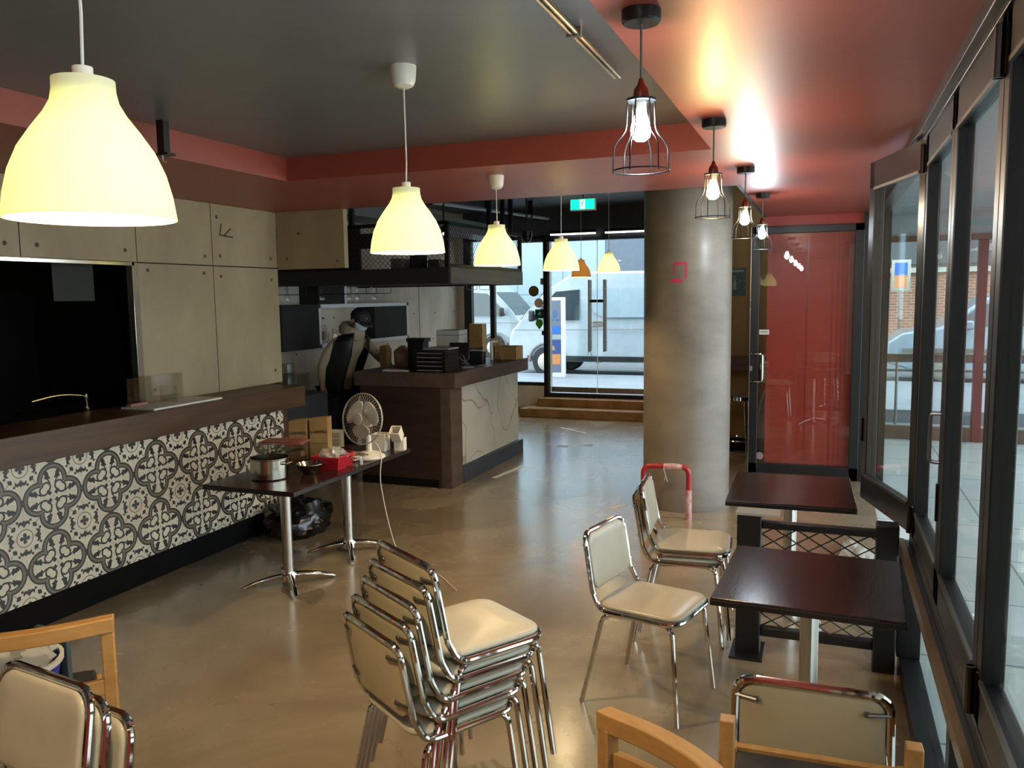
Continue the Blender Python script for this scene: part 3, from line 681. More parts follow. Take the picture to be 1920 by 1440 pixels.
# overhead shelf
t = thing('hanging_shelf', 'dark overhead bar shelf with wire mesh sides hung above the bar', 'shelf', (0, 0, 0))
b = MB(); b.box(-5.68, -3.42, 7.22, 7.27, 1.985, 2.14); b.build('front_board', 'ply', t, .003, smooth=False)
b = MB(); b.box(-3.47, -3.42, 7.27, 9.28, 1.985, 2.14); b.build('side_board', wood('grey_board', '6a6660', '57534e', (1, .4, 4)), t, .003, smooth=False)
boxo('shelf_deck', 'ply', -5.68, -3.47, 7.27, 9.24, 2.0, 2.03, t); boxo('rear_board', 'ply', -5.68, -3.47, 9.24, 9.28, 1.985, 2.14, t)
b = MB()
for (x, y) in ((-3.445, 7.245), (-3.445, 9.25), (-4.55, 7.245), (-5.66, 7.245)): b.box(x-.02, x+.02, y-.02, y+.02, 2.14, 2.57)
b.box(-5.68, -3.425, 7.225, 7.265, 2.55, 2.585); b.box(-3.465, -3.425, 7.265, 9.27, 2.55, 2.585); b.box(-3.462, -3.425, 7.265, 9.27, 2.14, 2.175)
b.build('steel_frame', 'blackmet', t, smooth=False)
for (x, y) in ((-3.46, 8.35), (-3.46, 8.75), (-3.46, 9.0), (-4.5, 7.25)): boxo('ceiling_rod', 'blackmet', x-.022, x+.022, y-.022, y+.022, 2.58, 3.2, t)
def mesh_panel(b, p0, ax, w_, z0, z1, pitch=.07, asp=.62, r=.0022, jog=None):
    """diamond mesh on a vertical plane from p0 along ax"""
    H = z1-z0; dz = pitch*asp; k = int((w_ + H/asp)/pitch) + 2
    ax = Vector(ax)
    for i in range(-k, k+1):
        for sgn in (1, -1):
            # line u = i*pitch + sgn*(z)/asp
            pts = []
            u0 = i*pitch if sgn > 0 else i*pitch
            za, zb = 0, H; ua, ub = u0, u0 + sgn*H/asp
            for (lim) in (0, w_):
                pass
            # clip to 0..w
            t0, t1 = 0.0, 1.0; du = ub-ua
            if abs(du) < 1e-9: continue
            tl, tr = (0-ua)/du, (w_-ua)/du
            t0, t1 = max(t0, min(tl, tr)), min(t1, max(tl, tr))
            if t1-t0 < .02: continue
            A = Vector(p0) + ax*(ua+du*t0); A.z = z0 + H*t0; Bp = Vector(p0) + ax*(ua+du*t1); Bp.z = z0 + H*t1
            b.tube([A, Bp], r, 4, caps=False)
b = MB(); mesh_panel(b, (-3.444, 7.27, 0), (0, 1, 0), 1.96, 2.175, 2.55, .055, 1.0, .0022); b.build('wire_mesh', 'blackmet', t, smooth=False)
b = MB(); mesh_panel(b, (-5.64, 7.244, 0), (1, 0, 0), 2.18, 2.14, 2.55, .055, 1.0, .0022); b.build('wire_mesh', 'blackmet', t, smooth=False)
b = MB(); b.box(-5.6, -4.45, 7.30, 7.33, 2.14, 2.56); b.box(-4.45, -4.28, 7.3, 7.32, 2.35, 2.5); b.build('blackboard', 'ply', t, smooth=False)
# boxes stored on the shelf
for i, (x, y, w_, d_, h_, m, l) in enumerate(((-4.15, 7.6, .12, .2, .22, 'greypl', 'narrow grey box standing on the overhead bar shelf'), (-3.95, 7.62, .10, .2, .26, 'ply', 'tall dark box standing on the overhead bar shelf'), (-3.72, 7.60, .13, .2, .20, 'alud', 'low metal tin on the overhead bar shelf, nearest its corner'), (-3.7, 8.9, .20, .28, .3, 'greypl', 'wide grey carton at the far end of the overhead bar shelf'))):
    o = boxo('storage_box', m, x-w_/2, x+w_/2, y-d_/2, y+d_/2, 2.032, 2.032+h_, None, .004); tag(o, l, 'box', 'boxes stored on the shelf over the bar')
t = thing('spot_lamp', 'tiny bright spot lamp behind the overhead mesh', 'lamp', (-3.98, 8.3, 2.58))
b = MB(); b.cyl((0, 0, 0), (0, 0, .62), .012, 8); b.cyl((0, 0, -.02), (0, 0, .05), .03, 12); b.build('lamp_body', 'blackpl', t); b = MB(); b.ball((0, 0, -.03), .016, 8); b.build('bulb', emis('spot_bulb', (1, .9, .7), 40), t)
t = thing('security_camera', 'small black dome camera beside the overhead shelf and street window', 'camera', (-3.95, 10.9, 2.66))
b = MB(); b.ball((0, 0, 0), .07, 14); b.lathe([(0, .09), (.075, .09), (.075, .02), (0, .02)]); b.build('camera_dome', 'blackpl', t); b = MB(); b.cyl((0, 0, .08), (0, 0, .54), .014, 8); b.build('mounting_pole', 'blackmet', t)
# glass rack under the shelf
t = thing('glass_rack', 'wire glass rack hanging under the left end of the overhead bar shelf', 'rack', (0, 0, 0))
b = MB()
for y in (7.35, 7.65):
    b.tube([(-5.6, y, 1.90), (-4.30, y, 1.90)], .004, 6)
for x in (-5.6, -5.4, -5.15, -4.95, -4.6, -4.3):
    b.tube([(x, 7.35, 1.90), (x, 7.35, 1.99)], .0035, 6); b.tube([(x, 7.65, 1.90), (x, 7.65, 1.99)], .0035, 6); b.tube([(x, 7.35, 1.90), (x, 7.65, 1.90)], .003, 6)
b.build('wire_frame', 'blackmet', t)
for i, x in enumerate((-5.5, -5.05, -4.72, -4.62, -4.42)):
    b = MB(); b.lathe([(.03, 0), (.031, .01), (.004, .012), (.004, .06), (.02, .075), (.028, .10), (.027, .13)], (x, 7.5, 1.84), 12, Matrix.Rotation(pi, 3, 'X'))
    for v in b.bm.verts: v.co.z += .13
    o = b.build('wine_glass', 'clear'); tag(o, ('wine glass hanging at the far left of the rack under the shelf', 'second wine glass from the left on the rack', 'middle wine glass on the rack under the shelf', 'fourth wine glass from the left on the rack', 'wine glass hanging at the right end of the rack')[i], 'glass', 'glasses hung under the bar shelf')
t = thing('glass_rack', 'thin empty wire rack under the right end of the overhead shelf', 'rack', (-3.56, 8.2, 1.985))
b = MB()
for y in (-.35, 0, .35):
    b.tube(fillet([(-.05, y-.14, 0), (-.05, y-.14, -.055), (-.05, y+.14, -.055), (-.05, y+.14, 0)], .02, 3, False), .003, 6)
b.build('wire_frame', 'greypl', t)

# wall shelf on the bar wall
t = thing('wall_shelf', 'white framed box shelf on the back bar wall, dark at both ends', 'shelf', (-5.70, 0, 0))
b = MB(); y0, y1, z0, z1, dpt = 7.35, 10.15, 1.29, 1.79, .26; th_ = .045
b.box(0, dpt, 8.0, y1, z1-th_, z1); b.box(0, dpt, 8.0, y1, z0, z0+th_); b.box(0, dpt, y1-th_, y1, z0, z1); b.box(0, dpt, 8.0, 8.04, z0, z1); b.box(0, dpt, 8.55, 8.60, z1, 2.25)
b.build('shelf_frame', 'white', t, .002, smooth=False)
boxo('dark_cabinet', 'ply', 0, dpt, 7.32, 7.995, z0, z1, t); boxo('dark_cabinet', 'ply', 0, dpt-.01, 9.25, y1-th_, z0+th_, z1-th_, t); boxo('dark_cabinet', 'ply', 0, dpt, 8.0, 8.545, z1+.002, 2.25, t)
def bottle(loc, h, r, m, label, capm='blackpl'):
    t = thing('bottle', label, 'bottle', loc, group=None); k = h
    b = MB(); b.lathe([(0, 0), (r, 0), (r, .58*k), (r*.8, .66*k), (r*.32, .74*k), (r*.3, .94*k), (0, .94*k)], (0, 0, 0), 18); b.build('bottle_body', m, t)
    b = MB(); b.lathe([(0, .94*k), (r*.36, .94*k), (r*.36, k), (0, k)], (0, 0, 0), 12); b.build('cap', capm, t)
    b = MB(); b.lathe([(r*1.015, .14*k), (r*1.015, .45*k)], (0, 0, 0), 18); b.build('bottle_label', mat('bottle_label', 'a08a6a', .7), t); return t
bottle((-5.52, 8.20, 1.336), .30, .038, 'clear', 'taller clear bottle with a black cap on the white wall shelf')
bottle((-5.58, 8.10, 1.336), .17, .035, mat('brown_glass', '5a3a22', .2), 'short brown bottle on the white wall shelf')
t = thing('model_bicycle', 'small wire model bicycle on the white wall shelf', 'ornament', (-5.52, 8.42, 1.336))
b = MB()
for y in (-.07, .10): b.tube([(0, y + .062*cos(a), .066+.062*sin(a)) for a in [2*pi*i/20 for i in range(20)]], .004, 6, closed=True)
for q in (((-.07, .066), (-.03, .15)), ((-.03, .15), (.03, .066)), ((.03, .066), (.10, .066)), ((.03, .066), (.07, .15)), ((.07, .15), (.10, .066)), ((-.03, .15), (.07, .15)), ((-.03, .15), (-.04, .185)), ((-.07, .19), (-.02, .185)), ((.05, .175), (.10, .175)), ((.07, .15), (.07, .175))):
    b.tube([(0, q[0][0], q[0][1]), (0, q[1][0], q[1][1])], .004, 6)
b.build('bicycle_frame', 'steel', t)
t = thing('wall_clock', 'little round mirror disc leaning beside the model bicycle', 'ornament', (-5.46, 8.34, 1.336)); b = MB(); b.lathe([(0, -.006), (.052, -.006), (.055, .0), (.052, .006), (0, .006)], (0, 0, .055), 24, Matrix.Rotation(R_(80), 3, 'Y')); b.build('disc', 'steel', t)

# back bench with tap and acrylic boxes behind the left counter
t = boxo('sink_bench', 'steel', -5.68, -5.05, 6.05, 7.3, .84, .90); tag(t, 'steel sink bench behind the left counter end', 'bench')
boxo('bench_cabinet', 'ply', -5.68, -5.08, 6.05, 7.3, 0, .838); tag(bpy.data.objects['bench_cabinet'], 'dark cabinet under the steel sink bench', 'cabinet')
t = thing('sink_tap', 'chrome gooseneck tap on the sink bench behind the wall end', 'tap', (-5.2, 6.45, .90))
b = MB(); b.tube(fillet([(0, -.08, 0), (0, -.08, .30), (0, .10, .30), (0, .10, .18)], .09, 8, False), .012, 10); b.build('spout', 'steel', t)
for i, (x, y, w_, h_, a, l) in enumerate(((-4.9, 6.25, .12, .17, .1, 'low clear acrylic tub behind the end of the walnut ledge'), (-4.95, 6.62, .09, .30, .25, 'tall leaning clear acrylic holder behind the walnut ledge'), (-4.74, 6.54, .09, .22, 0, 'clear acrylic box with a red slip inside behind the ledge'))):
    t = thing('acrylic_box', l, 'container', (x, y, .93), a)
    b = MB()
    for q in ((-w_, w_, -w_, -w_+.004, 0, h_), (-w_, w_, w_-.004, w_, 0, h_), (-w_, -w_+.004, -w_, w_, 0, h_), (w_-.004, w_, -w_, w_, 0, h_), (-w_, w_, -w_, w_, 0, .006)): b.box(*q)
    b.build('tub', 'clear', t, smooth=False)
    if i == 2: boxo('slip', mat('red_slip', '8a4038', .7), -.05, .07, -.03, .05, .008, .10, t)
t = boxo('side_trolley', mat('dark_trolley', '2b2d2d', .5), -5.0, -4.66, 6.1, 6.95, .10, .93, None, .01); tag(t, 'grey trolley behind the end of the left counter', 'trolley')

# ---------------- items on the bar
BZ = 1.125
t = thing('letter_tray', 'black stacked letter tray with five tiers on the bar corner', 'tray', (-3.62, 7.32, BZ), 0)
b = MB(); W2, D2 = .17, .16; H = .215
for k in range(6): b.box(-W2, W2, -D2, D2, k*.042, k*.042+.004)
for s_ in (-1, 1):
    b.box(s_*W2-(.006 if s_ > 0 else 0), s_*W2+(.006 if s_ < 0 else 0), -D2, D2, 0, .214)
b.box(-W2, -W2+.03, -D2-.004, -D2, 0, .214); b.box(W2-.03, W2, -D2-.004, -D2, 0, .214)
for k in range(5): b.box(-W2, W2, -D2-.004, -D2, k*.042-.0, k*.042+.014)
b.build('tray_frame', 'blackpl', t, smooth=False)
for k in range(5): boxo('sheets', mat('tray_papers', '8d8f93', .6) if k == 0 else bpy.data.materials['tray_papers'], -W2+.012, W2-.008, -D2+.008, D2, k*.042+.004, k*.042+.020, t)
o = boxo('paper_stack', mat('grey_papers', '8f8a80', .7), -3.72, -3.44, 7.22, 7.46, BZ+.216, BZ+.232, None, .002); tag(o, 'loose grey papers on top of the black letter tray', 'paper')
def cbox(name, label, cat, x, y, w_, d_, h_, rz, m, extra=None, z=BZ, group=None, bev=.002):
    t = thing(name, label, cat, (x, y, z), rz, group); boxo('carton' if cat == 'box' else 'case', m, -w_/2, w_/2, -d_/2, d_/2, 0, h_, t, bev)
    if extra: extra(t)
    return t
def stripe(t):
    boxo('stripe', 'greypl', -.142, .142, -.1515, -.1505, .05, .057, t); boxo('stripe', 'greypl', .1405, .1415, -.15, .15, .05, .057, t)
cbox('white_box', 'lower of two stacked white boxes with a grey stripe, behind the bar till', 'box', -4.12, 8.75, .28, .30, .125, .1, mat('carton_white', 'c9c7ba', .6), stripe, z=BZ+.11)
cbox('white_box', 'upper of two stacked white boxes with a thin grey stripe', 'box', -4.12, 8.75, .28, .30, .11, .1, 'carton_white' if 'carton_white' in M else bpy.data.materials['carton_white'], stripe, z=BZ+.236)
t = thing('printer', 'low grey office printer behind the letter tray on the bar', 'printer', (-4.06, 8.62, BZ), .1)
boxo('printer_body', mat('printer_grey', '8b8880', .5), -.20, .22, -.22, .28, 0, .108, t, .012); boxo('paper_slot', 'blackpl', -.15, .15, -.224, -.2195, .03, .05, t)
t = thing('card_terminal', 'black touch screen till seen from behind on the bar', 'till', (-3.68, 7.98, BZ), .25)
b = MB(); b.box(-.11, .11, -.008, .008, .06, .245, Matrix.Rotation(R_(-14), 3, 'X'), (0, 0, .06)); b.build('screen', 'blackpl', t, .006)
b = MB(); b.box(-.07, .07, -.06, .06, 0, .02); b.box(-.025, .025, -.02, .02, .02, .10); b.build('stand', 'blackpl', t, .004)
b = MB(); b.tube([(.02, -.03, .12), (.06, -.06, .10), (.08, -.05, .03), (.12, -.03, .01)], .006, 6); b.tube([(0, -.03, .10), (.05, -.07, .06), (.09, -.06, .02)], .005, 6); b.build('cable', 'greypl', t)
t = thing('receipt_printer', 'cube shaped black receipt printer on the bar', 'printer', (-3.60, 8.28, BZ), .2)
boxo('printer_body', 'blackpl', -.085, .085, -.075, .075, 0, .135, t, .008); boxo('lid', 'greypl', -.075, .075, -.05, .06, .135, .139, t, .002)
t = thing('black_box', 'tall black box beside the house-shaped cartons on the bar', 'box', (-3.98, 7.62, BZ), .05); boxo('case', 'blackpl', -.09, .09, -.07, .07, 0, .27, t, .006); boxo('lid', 'blackpl', -.10, .11, -.08, .08, .27, .31, t, .006)
for (x, y, r, l, tall) in ((-4.22, 7.72, .2, 'gable-topped kraft takeaway box beside the tall black box', 0), (-4.36, 7.60, -.3, 'narrow open brown paper bag next to the person on the bar', 1)):
    t = thing('takeaway_box', l, 'box', (x, y, BZ), r); b = MB()
    if tall: b.prism([(-.05, 0), (.05, 0), (.06, .19), (.02, .235), (-.05, .22)], 'y', -.035, .035)
    else: b.prism([(-.075, 0), (.075, 0), (.08, .17), (0, .225), (-.08, .17)], 'y', -.06, .06)
    b.build('carton', 'kraft', t, .002, smooth=False)
    if not tall: boxo('front_panel', mat('kraft_window', 'a09078', .6), -.045, .04, -.0625, -.0605, .05, .14, t)
t = thing('open_carton', 'open cardboard box at the far end of the bar', 'box', (-3.45, 8.86, BZ), .0)
b = MB(); w_, d_, h_ = .13, .12, .155
for q in ((-w_, w_, -d_, -d_+.004, 0, h_), (-w_, w_, d_-.004, d_, 0, h_), (-w_, -w_+.004, -d_, d_, 0, h_), (w_-.004, w_, -d_, d_, 0, h_), (-w_, w_, -d_, d_, 0, .004)): b.box(*q)
b.build('carton', 'card', t, smooth=False)
b = MB(); b.box(-w_-.10, -w_, -d_, d_, h_-.002, h_+.002, Matrix.Rotation(R_(62), 3, 'Y'), (-w_, 0, h_)); b.build('flap', 'card', t, smooth=False)
o = boxo('leaning_card', 'paper', -3.62, -3.60, 8.70, 8.90, BZ, BZ+.22, None); o.rotation_euler = (0, 0, 0); tag(o, 'pale card leaning against the open cardboard box', 'card')
t = thing('wicker_basket', 'round handled brown basket behind the receipt printer on the bar', 'basket', (-3.92, 8.97, BZ)); b = MB(); b.lathe([(0, 0), (.07, 0), (.095, .12), (.09, .12), (.066, .006), (0, .006)], (0, 0, 0), 20); b.build('basket_body', 'kraft', t)
b = MB(); b.tube([(.09*cos(a), 0, .12+.09*sin(a)) for a in [pi*i/12 for i in range(13)]], .006, 6); b.build('basket_handle', 'card', t)
t = thing('counter_bell', 'small clear cone on the bar edge beside the receipt printer', 'ornament', (-3.42, 8.45, BZ)); b = MB(); b.lathe([(0, .12), (.012, .10), (.03, .01), (.035, 0), (0, 0)], (0, 0, 0), 18); b.build('cone', 'clear', t)
o = boxo('receipt_sheet', 'paper', -4.15, -3.86, 7.16, 7.19, BZ+.001, BZ+.012); tag(o, 'thin white sheet edge along the near side of the bar top', 'paper')
o = boxo('paper_slip', 'paper', -4.20, -3.98, 7.30, 7.36, BZ+.001, BZ+.006); tag(o, 'folded white slip lying beside the takeaway box', 'paper')
for i, (x, y, w_, r) in enumerate(((-3.48, 7.78, .11, .3), (-3.42, 8.02, .07, .1))):
    t = thing('receipt', ('larger pale receipt lying between letter tray and till', 'smaller pale receipt at the bar edge by the till')[i], 'paper', (x, y, BZ+.001), r); boxo('sheet', 'paper', -w_/2, w_/2, -.09, .09, 0, .003, t)
t = thing('hanger_box', 'brown wooden box in the street window corner', 'box', (-5.30, 12.24, .42)); boxo('box_body', 'card', -.115, .115, -.09, .09, 0, 1.0, t, .005)
# wood corner board by the window
# ============================================================ TABLES
def table(label, cat, w_, d_, loc, rz, fluted=True, arm=.30, group=None, rot=pi/4):
    t = thing('dining_table', label, cat, loc, rz, group)
    b = MB(); b.box(-w_/2, w_/2, -d_/2, d_/2, .694, .72); b.build('tabletop', 'tabletop', t, .003, smooth=False)
    b = MB(); b.box(-w_/2-.0015, w_/2+.0015, -d_/2-.0015, d_/2+.0015, .690, .712); b.build('edge_band', 'blackedge', t, .003, smooth=False)
    b = MB(); n = 40
    prof = [(.034*(1+(.05*cos(10*2*pi*j/n) if fluted else 0))) for j in range(n)]
    A = [b.bm.verts.new((prof[j]*cos(2*pi*j/n), prof[j]*sin(2*pi*j/n), .085)) for j in range(n)]; B = [b.bm.verts.new((v.co.x, v.co.y, .69)) for v in A]
    for j in range(n): b.bm.faces.new((A[j], A[(j+1) % n], B[(j+1) % n], B[j]))
    b.build('pedestal', 'alu', t)
    b = MB(); b.box(-.13, .13, -.02, .02, .68, .691); b.box(-.02, .02, -.13, .13, .68, .691); b.cyl((0, 0, .64), (0, 0, .69), .045, 20); b.build('mounting_plate', 'blackmet', t, smooth=False)
    b = MB(); b.lathe([(0, .09), (.045, .09), (.052, .07), (.05, .03), (.04, .02), (0, .02)], (0, 0, 0), 24); b.build('hub', 'chrome', t)
    for k in range(4):
        a = rot + k*pi/2; c_, s_ = cos(a), sin(a); b = MB()
        pts = [(.03*c_, .03*s_, .065), (.10*c_, .10*s_, .060), (.20*c_, .20*s_, .044), (.28*c_, .28*s_, .022), (arm*c_, arm*s_, .014)]
        b.tube(pts, [.024, .022, .019, .016, .013], 12, flat=.85); b.build('foot', 'chrome', t)
    return t
table('dark dining table holding the pot and bowl, by the tiled counter', 'table', .67, .73, (-3.245, 4.315, 0), 0, False)
table('dark dining table holding the fan and plates, nearer the bar', 'table', .67, .73, (-3.255, 5.055, 0), 0, False, rot=pi/4-.15)
table('dark square table in front of the mesh balustrade, nearest the window', 'table', .665, .70, (-.038, 3.365, 0), R_(-2.5), rot=.5)
table('dark square table behind the mesh balustrade, with a light spot on top', 'table', .67, .78, (-.175, 4.935, 0), R_(1.5), rot=.6)

# ============================================================ WHITE CHROME CHAIRS
def pad(b, w_, h_, t_, rc, dome, frame_fn, taper=0, n=6):
    """cushion in (u,v) mapped by frame_fn(u,v,w); w up from 0 to t_"""
    def outline(ins):
        pts = []
        hw, hh = w_/2-ins, h_/2-ins; r = max(rc-ins, .004)
        for (cx, cy, a0) in ((hw-r, hh-r, 0), (-hw+r, hh-r, pi/2), (-hw+r, -hh+r, pi), (hw-r, -hh+r, 3*pi/2)):
            for k in range(n+1):
                a = a0 + pi/2*k/n; u, v = cx+r*cos(a), cy+r*sin(a); pts.append((u*(1+taper*v/(h_/2)), v))
        return pts
    levels = [(.006, 0), (0, .30*t_), (0, .55*t_), (.006, .85*t_), (.016, t_), (.05, t_+dome*.5), (.10, t_+dome)]
    rings = [[b.bm.verts.new(frame_fn(u, v, w)) for (u, v) in outline(i)] for i, w in levels]
    k = len(rings[0])
    for A, B in zip(rings, rings[1:]):
        for j in range(k): b.bm.faces.new((A[j], A[(j+1) % k], B[(j+1) % k], B[j]))
    b.bm.faces.new(rings[0][::-1]); b.bm.faces.new(rings[-1])
def make_chair(label, loc, rz):
    t = thing('cafe_chair', label, 'chair', loc, rz, None)
    hw = .202; r = .0115
    base = [(.20, hw, .438), (-.160, hw, .438), (-.200, hw-.004, .52), (-.242, hw-.012, .775), (-.242, -hw+.012, .775), (-.200, -hw+.004, .52), (-.160, -hw, .438), (.20, -hw, .438)]
    pts = fillet(base, [.075, .055, .02, .055, .055, .02, .055, .075], 7)
    for p in pts:      # the top rail bows backwards, the seat front bows forwards
        k = 1-(p.y/hw)**2
        if p.z > .72: p.x -= .020*max(k, 0)
        if p.x > .12: p.x += .016*max(k, 0)
    b = MB(); b.tube(pts, r, 10, closed=True); b.build('chair_frame', 'chrome', t)
    for sx, sy in ((1, 1), (1, -1), (-1, 1), (-1, -1)):
        b = MB()
        if sx > 0: lp = [(.08, sy*.150, .420), (.178, sy*.182, .420), (.218, sy*.218, .0)]
        else: lp = [(-.03, sy*.165, .420), (-.150, sy*.188, .420), (-.240, sy*.230, .0)]
        b.tube(fillet(lp, .045, 6, False), .0110, 10); b.build('leg', 'chrome', t)
    b = MB(); b.tube([(.09, -.193, .428), (.09, .193, .428)], .008, 8); b.tube([(-.06, -.193, .428), (-.06, .193, .428)], .008, 8); b.build('cross_bar', 'chrome', t)
    b = MB(); pad(b, .388, .40, .024, .07, .010, lambda u, v, w: (v+.010, u*.98, .444+w+.0), taper=0.0); b.build('seat', 'vinyl', t, ang=55)
    a = math.atan2(.242-.200, .255)
    def bf(u, v, w):
        k = 1-(u/.18)**2; return (-.222 - v*sin(a) + w*cos(a) - .016*k - .002, u, .640 + v*cos(a) + w*sin(a))
    b = MB(); pad(b, .366, .255, .020, .055, .006, bf); b.build('backrest', 'vinyl', t, ang=55)
    b = MB(); pad(b, .362, .252, -.004, .055, -.001, bf); b.build('back_panel', 'vinylback', t, ang=55)
    for sy in (1, -1):
        for v in (-.075, .085):
            p0 = Vector(bf(sy*.190, v, -.004)); p1 = Vector(bf(sy*.135, v, -.009)); b = MB(); b.tube([p0, p1], .0085, 8, flat=.6); b.ball(p1, .009, 8, (.6, 1, 1)); b.build('bracket', 'alud', t)
    return t
ch0 = make_chair('single white chair with its empty seat turned to the near window table', (-.724, 3.620, 0), R_(-13))
def chair(x, y, z, a, label, group=None):
    return dup(ch0, (x, y, z), R_(a), label, group)
chair(-.705, 4.42, 0, 4, 'lower white chair of the stacked pair by the red hoop guard'); chair(-.672, 4.425, .055, 4.5, 'upper white chair of the stacked pair by the red hoop guard')
ord5 = ('bottom', 'second from bottom', 'middle', 'second from top', 'topmost')
for k in range(5):
    a = 58 + (0, .8, -.6, .5, -.8)[k]; f = .034*k
    chair(-1.25+f*cos(R_(58)), 2.455+f*sin(R_(58)), .056*k, a, ord5[k] + ' white chair in the stack of five in the foreground', 'stack of five white chairs')
for k in range(3):
    a = -98
    chair((-1.872, -1.903, -1.905)[k], (1.305, 1.262, 1.219)[k], .055*k, a, ('bottom', 'middle', 'top')[k] + ' white chair in the stack of three at the lower left', 'stack of three white chairs')
for k in range(2):
    a = (97, 91)[k]
    chair((-.048, -.020)[k], (2.478, 2.425)[k], .055*k, a, ('lower chair, peeking out at the left, of the pair below the near window table', 'upper white chair, its back to us, of the pair below the near window table')[k], 'pair of white chairs under the window')

# ============================================================ WOODEN CHAIRS
def wood_chair(label, loc, rz, curve=.07, W2=.23, ft=1.0, slats=True):
    t = thing('wooden_chair', label, 'chair', loc, rz)
    for sy in (1, -1):
        b = MB(); b.box(-.235, -.195, sy*W2-.02, sy*W2+.02, 0, .77); b.build('back_post', 'beech', t, .004)
        b = MB(); b.box(.19, .23, sy*W2*ft-.02, sy*W2*ft+.02, 0, .43); b.build('leg', 'beech', t, .004)
    def rail(z0, z1, x=-.215, th_=.02):
        b = MB(); n = 14; A = []
        for i in range(n+1):
            y = (-1+2*i/n)*(W2+.02); dx_ = -curve*max(0, 1-(y/W2)**2)
            A.append([b.bm.verts.new((x+dx_+sx_, y, z)) for sx_, z in ((-th_, z0), (th_, z0), (th_, z1), (-th_, z1))])
        for P, Q in zip(A, A[1:]):
            for j in range(4): b.bm.faces.new((P[j], P[(j+1) % 4], Q[(j+1) % 4], Q[j]))
        b.bm.faces.new(A[0]); b.bm.faces.new(A[-1][::-1]); return b
    rail(.76, .81, th_=.024).build('top_rail', 'beech', t, .004); (rail(.66, .71, th_=.011).build('back_slat', 'beech', t, .003) if slats else None); rail(.55, .60, th_=.011).build('back_slat', 'beech', t, .003)
    b = MB(); b.prism([(-.2, -W2), (.215, -W2*ft), (.215, -W2*ft+.022), (-.2, -W2+.022)], 'z', .38, .43); b.prism([(-.2, W2), (.215, W2*ft), (.215, W2*ft-.022), (-.2, W2-.022)], 'z', .38, .43); b.box(.19, .212, -W2*ft, W2*ft, .38, .43); b.box(-.22, -.2, -W2, W2, .38, .43); b.build('seat_frame', 'beech', t, .003)
    b = MB(); b.prism([(-.19, -W2+.03), (.23, -W2*ft+.0), (.23, W2*ft), (-.19, W2-.03)], 'z', .425, .455); b.build('seat', mat('dark_seat', '2c2a26', .6), t, .012)
    return t
wood_chair('wooden chair with a curved slatted back at the bottom centre', (-.438, 1.60, 0), R_(-128), .05, .235)
wood_chair('wooden chair holding the blue tub, at the lower left beyond the white stack', (-2.545, 1.960, 0), R_(132), .04, .25, .6, False)
t = thing('wooden_stool', 'wooden stool frame with a dark seat and raised posts at the bottom right', 'stool', (.0, 2.02, 0), R_(2))
for (x, y, h_) in ((-.205, -.07, .83), (.205, -.07, .83), (-.205, .05, .70), (.205, .05, .70)):
    b = MB(); b.box(x-.018, x+.018, y-.02, y+.02, 0, h_); b.build('leg', 'beech', t, .003)
b = MB(); b.box(-.19, .19, -.082, -.06, .655, .70); b.box(-.19, .19, .04, .062, .655, .70); b.build('seat_rail', 'beech', t, .003)
boxo('seat', bpy.data.materials['dark_seat'], -.188, .188, -.06, .04, .66, .69, t, .004)

# tub with crumpled plastic on the left wooden chair
t = thing('blue_tub', 'blue tub with a white rim on the left wooden chair', 'tub', (-2.60, 1.89, .456), 0)
b = MB(); b.lathe([(0, 0), (.13, 0), (.165, .16), (.160, .16), (.126, .006), (0, .006)], (0, 0, 0), 32); b.build('tub_body', 'blue', t)
b = MB(); b.lathe([(.160, .155), (.172, .155), (.173, .172), (.160, .172)], (0, 0, 0), 32, close=True); b.build('rim', 'whitepl', t)
def crumple(name, m, loc, sx, sy, sz, label, cat, seed=1, n=26, amp=.5, parent=None):
    b = MB(); b.ball((0, 0, 0), 1, n)
    for v in b.bm.verts:
        d = noise.noise(v.co*2.1 + Vector((seed, 0, 0)))*amp + noise.noise(v.co*5 + Vector((0, seed, 0)))*amp*.5
        v.co *= (1+d); v.co = Vector((v.co.x*sx, v.co.y*sy, max(v.co.z, -.9)*sz))
    o = b.build(name, m, parent, ang=25); o.location = loc
    if label: tag(o, label, cat)
    return o
crumple('plastic_bag', 'film', (-2.60, 1.89, .635), .145, .13, .06, 'crumpled clear plastic bags heaped in the blue tub', 'bag', 3)
o = boxo('grey_folder', mat('slate_board', '3f4a4c', .6), -2.72, -2.56, 2.09, 2.11, .458, .66, None, .003); tag(o, 'dark grey board leaning inside the left wooden chair', 'board')

# ============================================================ ITEMS ON LEFT TABLES
TZ = .72
t = thing('cooking_pot', 'open stainless cooking pot on the near end of the table', 'pot', (-3.30, 4.245, TZ))
b = MB(); b.lathe([(0, 0), (.112, 0), (.118, .008), (.120, .125), (.127, .130), (.127, .134), (.117, .134), (.115, .012), (0, .010)], (0, 0, 0), 40); b.build('pot_body', 'steel', t)
b = MB()
for s_ in (1, -1): b.tube(fillet([(s_*.118, -.035, .10), (s_*.150, -.035, .105), (s_*.150, .035, .105), (s_*.118, .035, .10)], .018, 4, False), .005, 8)
b.build('pot_handle', 'steel', t)
t = thing('metal_bowl', 'shallow steel bowl between the pot and the red basket', 'bowl', (-3.135, 4.44, TZ)); b = MB(); b.lathe([(0, 0), (.04, 0), (.062, .02), (.088, .062), (.094, .064), (.094, .067), (.085, .066), (.058, .024), (.04, .006), (0, .006)], (0, 0, 0), 36); b.build('bowl_body', 'steel', t)
t = thing('plastic_basket', 'red perforated plastic basket on the table', 'basket', (-3.10, 4.66, TZ), .12)
b = MB()
w0, w1_, d0, d1_, hh = .085, .10, .11, .125, .085
